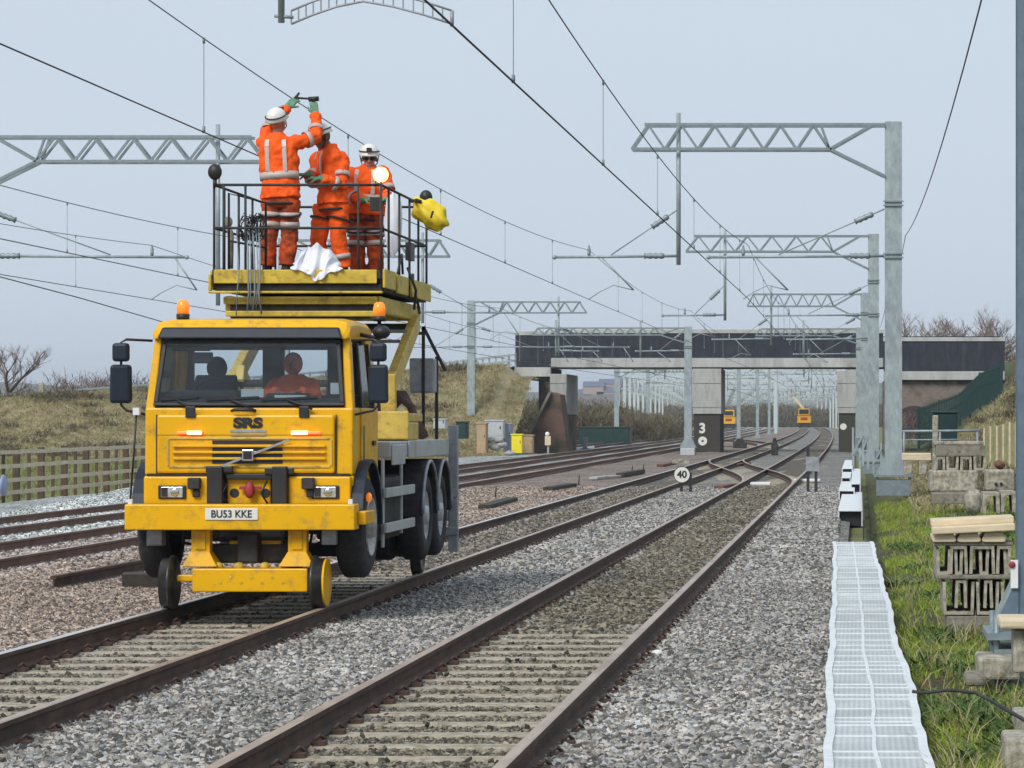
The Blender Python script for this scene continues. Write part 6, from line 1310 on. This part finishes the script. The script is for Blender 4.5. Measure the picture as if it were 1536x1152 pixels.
for i in range(8):
    t_ = i/7; rg.append([c+Vector((.098*math.cos(2*math.pi*k/16)*math.sin(.5+t_*2.5), -.05+.14*t_-.02, 0))+Vector((0,0,.115*math.sin(2*math.pi*k/16)*math.sin(.5+t_*2.5)+.01)) for k in range(16)])
hd_.rings(rg, False); ho = hd_.build('hood', 'faded_red', r_); sf = ho.modifiers.new('t','SOLIDIFY'); sf.thickness = .012
# ================================================================== STACKS OF TROUGHS ON THE RIGHT
def utrough(name, x0, x1, z0, z1, Y0, Y1, inv, m, label, t=.028, grp=None):
    c = MB(); s_ = (z1-z0)
    if inv: pr = [(x0,z0),(x0+t,z0),(x0+t*1.25,z1-t),(x1-t*1.25,z1-t),(x1-t,z0),(x1,z0),(x1-.01,z1),(x0+.01,z1)]
    else: pr = [(x0+.01,z0),(x1-.01,z0),(x1,z1),(x1-t,z1),(x1-t*1.25,z0+t),(x0+t*1.25,z0+t),(x0+t,z1),(x0,z1)]
    n = 8; vs = [(p[0],Y0,p[1]) for p in pr]+[(p[0],Y1,p[1]) for p in pr]
    if inv: q4s = [(0,1,2,7),(7,2,3,6),(6,3,4,5)]; q4s = [(0,1,2,7),(2,3,6,7),(3,4,5,6)]
    else: q4s = [(0,5,6,7),(0,1,4,5),(1,2,3,4)]
    fs = [tuple(q_) for q_ in q4s]+[tuple(i+n for i in q_) for q_ in q4s]+[(k,(k+1)%n,n+(k+1)%n,n+k) for k in range(n)]
    c.add(vs, fs); return c.build(name, m, label=label, cat='cable trough', org=((x0+x1)/2,Y0,z0), group=grp)
def wpx(x, y, Y): p = W(x, y, Y); return p.x, p.z
YS = 26.7
def slab(x0, y0, x1, y1, Y, dep, m, label, name='concrete_slab', cat='slab', bev=.012, tilt=0):
    a = W(x0,y1,Y); b = W(x1,y0,Y); q = MB(); q.box(a.x,b.x,Y,Y+dep,a.z,b.z, Matrix.Rotation(R(tilt),3,'Y') if tilt else None); o = q.build(name, m, bevel=bev, label=label, cat=cat, org=(a.x,Y,a.z)); return o
slab(1420,924,1490,970,YS,.9,'concrete_dark','weathered concrete block at the bottom of the nearest trough stack',name='concrete_block',cat='block')
def layer(xs, yt, yb, Y, tag_, dep=1.0, inner=True, alt=True, m='concrete'):
    for i, (x0, x1, inv) in enumerate(xs):
        a = wpx(x0, yb, Y); b = wpx(x1, yt, Y); utrough('cable_trough', a[0], b[0], a[1], b[1], Y, Y+dep, inv, m, tag_, grp=tag_+' group')
    q = MB()
layer([(1414,1462,False),(1464,1499,False),(1501,1520,False)], 873, 922, YS, 'upright concrete cable trough in the lower layer of the nearest stack')
layer([(1432,1451,True),(1475,1490,True)], 870, 912, YS+.02, 'inverted concrete cable trough nested in the lower layer of the nearest stack')
slab(1404,862,1522,869,YS,1.0,'concrete_dark','thin dark batten between the two trough layers of the nearest stack',name='batten',cat='batten')
layer([(1424,1452,True),(1454,1493,True),(1494,1518,True)], 819, 861, YS, 'inverted concrete cable trough in the upper layer of the nearest stack')
layer([(1404,1427,False),(1431,1445,False),(1468,1484,False),(1505,1516,False)], 824, 862, YS+.03, 'upright concrete cable trough nested in the upper layer of the nearest stack')
slab(1401,813,1520,818.5,YS,1.0,'concrete_dark','thin dark slab directly under the three rounded lids')
for i, (x0, x1) in enumerate(((1399,1434),(1436,1471),(1473,1508))):
    a = W(x0,813,YS); b = W(x1,801-i*1.5,YS); q = MB(); pr = [(a.x,a.z+.005),(a.x+.03,a.z),(b.x-.03,a.z),(b.x,a.z+.005),(b.x,a.z+.035),(b.x-.03,b.z),(a.x+.03,b.z),(a.x,a.z+.035)]; q.prism([(p[0],YS-.03,p[1]) for p in pr], (0,.95,0)); q.build('trough_lid', 'pale_wood', label=['left','middle','right'][i]+' one of three rounded pale lids on top of the nearest trough stack', cat='lid', org=(a.x,YS,a.z), bevel=.006)
for i, (x0,y0,x1,y1) in enumerate(((1398,787,1522,799),(1397,778,1522,787.5))):
    a = W(x0,(y0+y1)/2+3,YS); b = W(x1,(y0+y1)/2-3,YS); q = MB(); q.bar(a+Vector((0,.35 if i else .15,0)), b+Vector((0,.35 if i else .15,0)), .5, .065); q.build('timber_board', 'pale_wood', bevel=.01, label=('lower pale timber board lying across the nearest trough stack','topmost pale timber board on the nearest trough stack')[i], cat='board', org=a)
# red and white tag by the mast
a = W(1516,845,22); q = MB(); q.box(a.x-.01,a.x+.045,21.8,21.82,W(0,880,22).z,W(0,838,22).z); o = q.build('mast_tag', 'white_part', label='narrow white tag with a red spot fixed beside the nearest mast', cat='tag', org=a); q = MB(); q.ell((a.x,21.79,a.z), (.025,.012,.025), 12, 8); q.build('red_spot', 'red_part', o)
# middle stack
YM = 58.7
slab(1401,662,1476,667,YM,1.0,'concrete','thin pale slab topping the middle trough stack')
slab(1404,668,1478,684,YM,1.0,'concrete_dark','dark stained slab above the four open troughs of the middle stack')
for i, (x0, x1) in enumerate(((1400,1418),(1419,1438),(1440,1458),(1460,1479))):
    a = wpx(x0,705.5,YM); b = wpx(x1,685,YM); utrough('cable_trough', a[0], b[0], a[1], b[1], YM, YM+1, i%2 == 0, 'concrete', 'open ended concrete trough standing in the middle stack between its slabs', t=.05, grp='troughs in the middle stack')
slab(1395,706,1467,737,YM-.5,1.4,'concrete','thick pale concrete slab at the base of the middle trough stack', bev=.03)
slab(1398,740,1462,756,YM-1.4,1.0,'concrete_dark','dark broken slab under the middle trough stack')
slab(1479,705,1522,736,YM-6,.8,'concrete','pale concrete block with two small holes right of the middle stack', name='concrete_block', cat='block', bev=.03)
for x in (1494,1502): a = W(x,726,YM-6.02); q = MB(); q.lathe((a.x,YM-6.03,a.z),(0,1,0),[(0,.03),(.02,.03)],12,False); q.build('block_hole', 'black', bpy.data.objects['concrete_block.001'] if 'concrete_block.001' in bpy.data.objects else None)
a = wpx(1474,770,YM-8); b = wpx(1500,739,YM-8); utrough('cable_trough', a[0], b[0], a[1], b[1], YM-8, YM-7, True, 'concrete', 'inverted concrete trough below the block with two holes', t=.06)
a = wpx(1501,768,YM-8); b = wpx(1524,737,YM-8); utrough('cable_trough', a[0], b[0], a[1], b[1], YM-8, YM-7, True, 'concrete', 'inverted concrete trough half hidden by the nearest mast', t=.06)
blob('boulder', W(1459,752,YM-9), (.16,.14,.23), 'concrete', 'upright pale boulder leaning left of the inverted trough', 'boulder', .25, 9, 14)
blob('boulder', W(1499,697,YM-6.5), (.11,.1,.08), 'rust', 'small rusty lump lying on the block with two holes', 'lump', .3, 2, 12)
slab(1353,680,1397,691,70,1,'pale_wood','tan slab resting on feet just right of the tallest mast', bev=.02)
for i, x in enumerate((1362,1384)): slab(x-6,691.5,x+6,712,70,.8,'concrete',('left','right')[i]+' stubby foot carrying the tan slab beside the tallest mast', name='support_block', cat='block')
a = W(1403,664,62); q = MB(); q.box(a.x-.06,a.x+.06,62,62.12,a.z-.8,W(0,623,62).z); q.build('concrete_post', 'concrete', bevel=.02, label='pale upright concrete post rising above the middle trough stack', cat='post', org=(a.x,62,a.z))
r_ = thing('handrail', W(1350,700,80), 'thin galvanised handrail behind the concrete post right of the tallest mast', 'handrail'); q = MB(); q.tube([W(1350,647,80), W(1468,646,80)], .035, 8); q.tube([W(1350,660,80), W(1468,659,80)], .02, 6); q.build('rail_tube', 'galv', r_)
for x in (1356,1410,1466): q = MB(); q.tube([W(x,647,80), W(x,700,80)], .03, 8); q.build('post', 'galv', r_)
# timber screen fence on the bank (right)
r_ = thing('timber_screen', (5.3, 95, 0), 'mossy timber screen of upright boards at the foot of the right bank', 'fence'); 
for i in range(24):
    x = 1476+i*3.2; Y = 92-i*.5; a = W(x,706+i*.3,Y); b = W(x,640-i*.5,Y); q = MB(); q.box(a.x-.028,a.x+.028,Y,Y+.03,a.z-.1,b.z+random.uniform(-.04,.04)); q.build('board', 'moss_wood' if i%3 else 'fence_pale', r_)
# near right blocks
slab(1468,988,1530,1020,21.2,.7,'concrete','weathered concrete block under the base plate of the nearest mast', name='concrete_block', cat='block', bev=.02)
slab(1500,928,1545,944,20.4,.5,'pale_wood','tan stone slab lying in front of the nearest mast foot', bev=.02)
slab(1520,945,1545,1010,20.5,.3,'concrete','upright concrete post holding the tan slab at the right edge', name='concrete_post', cat='post', bev=.02)
slab(1508,1108,1550,1170,16.3,.5,'concrete','pale concrete post top at the bottom right corner', name='concrete_post', cat='post', bev=.02)
slab(1524,1072,1550,1098,18,.5,'concrete','small concrete fragment at the right edge above the corner post', name='concrete_fragment', cat='fragment', bev=.02)
slab(1448,1012,1480,1030,20.3,.4,'concrete_dark','broken flat stone left of the block under the nearest mast', name='stone', cat='stone', bev=.03)
single('thin black cable lying across the grass beside the walkway', [W(1368,1037,18.7)]+[W(1368+i*12,1037+2*math.sin(i),18.7) for i in range(1,9)]+[W(1485,1050,18.3), W(1545,1085,17.5)], .012, 'cable')
q = MB(); q.tube([lyr(940+i*14, 1143-4*math.sin(i*.7), 1.995) for i in range(20)], .006, 5); q.build('cable', 'black', label='thin black wire lying on the grey ballast at the bottom edge', cat='cable', org=lyr(940,1143))
a = lyr(986, 985); q = MB(); q.ell((a.x,a.y,a.z+.03),(.05,.05,.03),9,6); q.build('stone', 'white_part', label='single white stone lying on the grey ballast right of the track', cat='stone', org=a)
# equipment by the right masts
for i, (x, y, w_, h_) in enumerate(((1287,662,.35,.9),(1296,668,.3,1.1),(1340-24,676,.3,.8))):
    a = W(x, y+26, 85+i*4); rr3 = thing('tensioning_gear', a, ('small galvanised gear box left of the tallest mast foot','galvanised weights frame between the right-hand masts','galvanised bracket frame just left of the tallest mast')[i], 'line gear'); q = MB(); q.box(a.x-w_/2,a.x-w_/2+.06,a.y,a.y+.3,a.z-.2,a.z+h_); q.box(a.x+w_/2-.06,a.x+w_/2,a.y,a.y+.3,a.z-.2,a.z+h_); q.bar((a.x-w_/2,a.y,a.z+.1),(a.x+w_/2,a.y,a.z+h_*.8),.05); q.build('frame', 'galv', rr3); q = MB(); q.box(a.x-w_/2+.07,a.x+w_/2-.07,a.y+.05,a.y+.25,a.z+h_*.35,a.z+h_*.7); q.build('weight', 'galv_dark', rr3, bevel=.02)
# ================================================================== FAR RAIL VEHICLES
def rvehicle(x, ybot, k, wd, label, boom=True, half=False):
    Y = F/k; a = W(x, ybot, Y); r_ = thing('rail_crane', a, label, 'rail vehicle'); h = wd/2
    q = MB(); q.box(a.x-h,a.x+h,Y,Y+6,a.z+.9,a.z+2.2); bd = q.build('body', 'yellow_paint', r_, bevel=.08)
    q = MB(); q.box(a.x-h*.85,a.x+h*.85,Y-.2,Y+2,a.z+2.25,a.z+3.5); cb = q.build('cab', 'yellow_paint', r_, bevel=.1)
    q = MB(); q.box(a.x-h*.7,a.x+h*.7,Y-.24,Y-.21,a.z+2.5,a.z+3.3); q.build('window', 'visor_dark', cb)
    q = MB(); q.box(a.x-h*.5,a.x+h*.5,Y-.05,Y-.01,a.z+1.4,a.z+1.9); q.build('grille', 'red_part', bd)
    q = MB(); q.box(a.x-h*.85,a.x+h*.85,Y+.3,Y+5.6,a.z+.1,a.z+.85); q.build('undercarriage', 'chassis', r_, bevel=.05)
    for s_ in (-1, 1): q = MB(); q.lathe((a.x+s_*.75,Y+.5,a.z+.4),(1,0,0),[(-.1,.4),(.1,.4)],16); q.build('rail_wheel', 'chassis', r_)
    if boom: q = MB(); q.bar((a.x-.1,Y+2,a.z+3.4),(a.x-1.9,Y+3,a.z+5.6),.4,.4); q.build('boom', 'pale_wood', r_, bevel=.03)
    if boom: q = MB(); q.box(a.x-2.6,a.x-1.5,Y+2.9,Y+4,a.z+5.7,a.z+6.6); q.build('basket', 'house_wall', r_, bevel=.05)
rvehicle(1206, 642, 8.4, 2.4, 'distant yellow rail crane with a raised boom on the right-hand far track')
rvehicle(1093, 643, 8.0, 2.4, 'distant yellow rail vehicle half hidden behind the middle bridge pier', boom=False)
# left edge: grey object by the fence
a = W(-4,728,66); q = MB(); q.lathe(a, (1,0,0), [(-.1,.2),(-.08,.26),(.0,.26),(.02,.14),(.1,.14),(.12,.24),(.16,.24),(.17,.05)], 20); q.build('cable_drum', 'blue_grey_box', label='blue grey drum cut off by the left edge in front of the fence', cat='drum', org=a)
# ================================================================== separate pieces that are countable parts
def split_parts(names):
    for o in [q for q in COL.objects if q.type == 'MESH' and q.parent and q.name.split('.')[0] in names]:
        me = o.data; n = len(me.vertices); par = list(range(n))
        def find(a):
            while par[a] != a: par[a] = par[par[a]]; a = par[a]
            return a
        for e in me.edges:
            a, b = find(e.vertices[0]), find(e.vertices[1])
            if a != b: par[a] = b
        comp = {}
        for p in me.polygons: comp.setdefault(find(p.vertices[0]), []).append(p.index)
        if len(comp) < 2: continue
        for j, fcs in enumerate(comp.values()):
            vs = []; ix = {}; fs = []; mi = []; sm = []
            for f in fcs:
                P_ = me.polygons[f]; t = []
                for v in P_.vertices:
                    if v not in ix: ix[v] = len(vs); vs.append(tuple(me.vertices[v].co))
                    t.append(ix[v])
                fs.append(t); mi.append(P_.material_index); sm.append(P_.use_smooth)
            m2 = bpy.data.meshes.new(o.name.split('.')[0]); m2.from_pydata(vs, [], fs); [m2.materials.append(q) for q in me.materials]
            m2.polygons.foreach_set('material_index', mi); m2.polygons.foreach_set('use_smooth', sm)
            if j == 0: o.data = m2
            else: c = o.copy(); c.data = m2; COL.objects.link(c)
split_parts({'slot','slat','wheel_nut','bolt','panel_hole','wiper','bonnet_hinge','hose','recovery_upright','tail_post','bumper_marker','side_guard','guard_rail','deck_edge','platform_edge','lift_top_frame','tail_bar','dash_paper','deck_box','tank','side_box','front_panel','panel_gap','axle','chassis_frame','hydraulic_hose','cable_loop','control_box','rib','barrier_rail','rail_tube','cross_rib','edge_strip','side_wall','tube_frame','engine','rail_gear_frame','eyes','mast_clamp','gusset','lift_cylinder','step','interior_mirror','cab_pillar'})
# ================================================================== HAZE
HAZE = 0.00022
if HAZE:
    m = bpy.data.materials.new('haze_air'); m.use_nodes = True; n = m.node_tree; n.nodes.clear(); o = n.nodes.new('ShaderNodeOutputMaterial'); v = n.nodes.new('ShaderNodeVolumePrincipled')
    v.inputs['Density'].default_value = HAZE; v.inputs['Color'].default_value = (.80,.87,.95,1); v.inputs['Anisotropy'].default_value = .1; n.links.new(v.outputs[0], o.inputs['Volume']); M['haze'] = m
    mb = MB(); mb.box(-3100,3100,-100,7100,-40,60); mb.build('haze', 'haze', kind='stuff', label='thin pale winter haze', cat='haze')
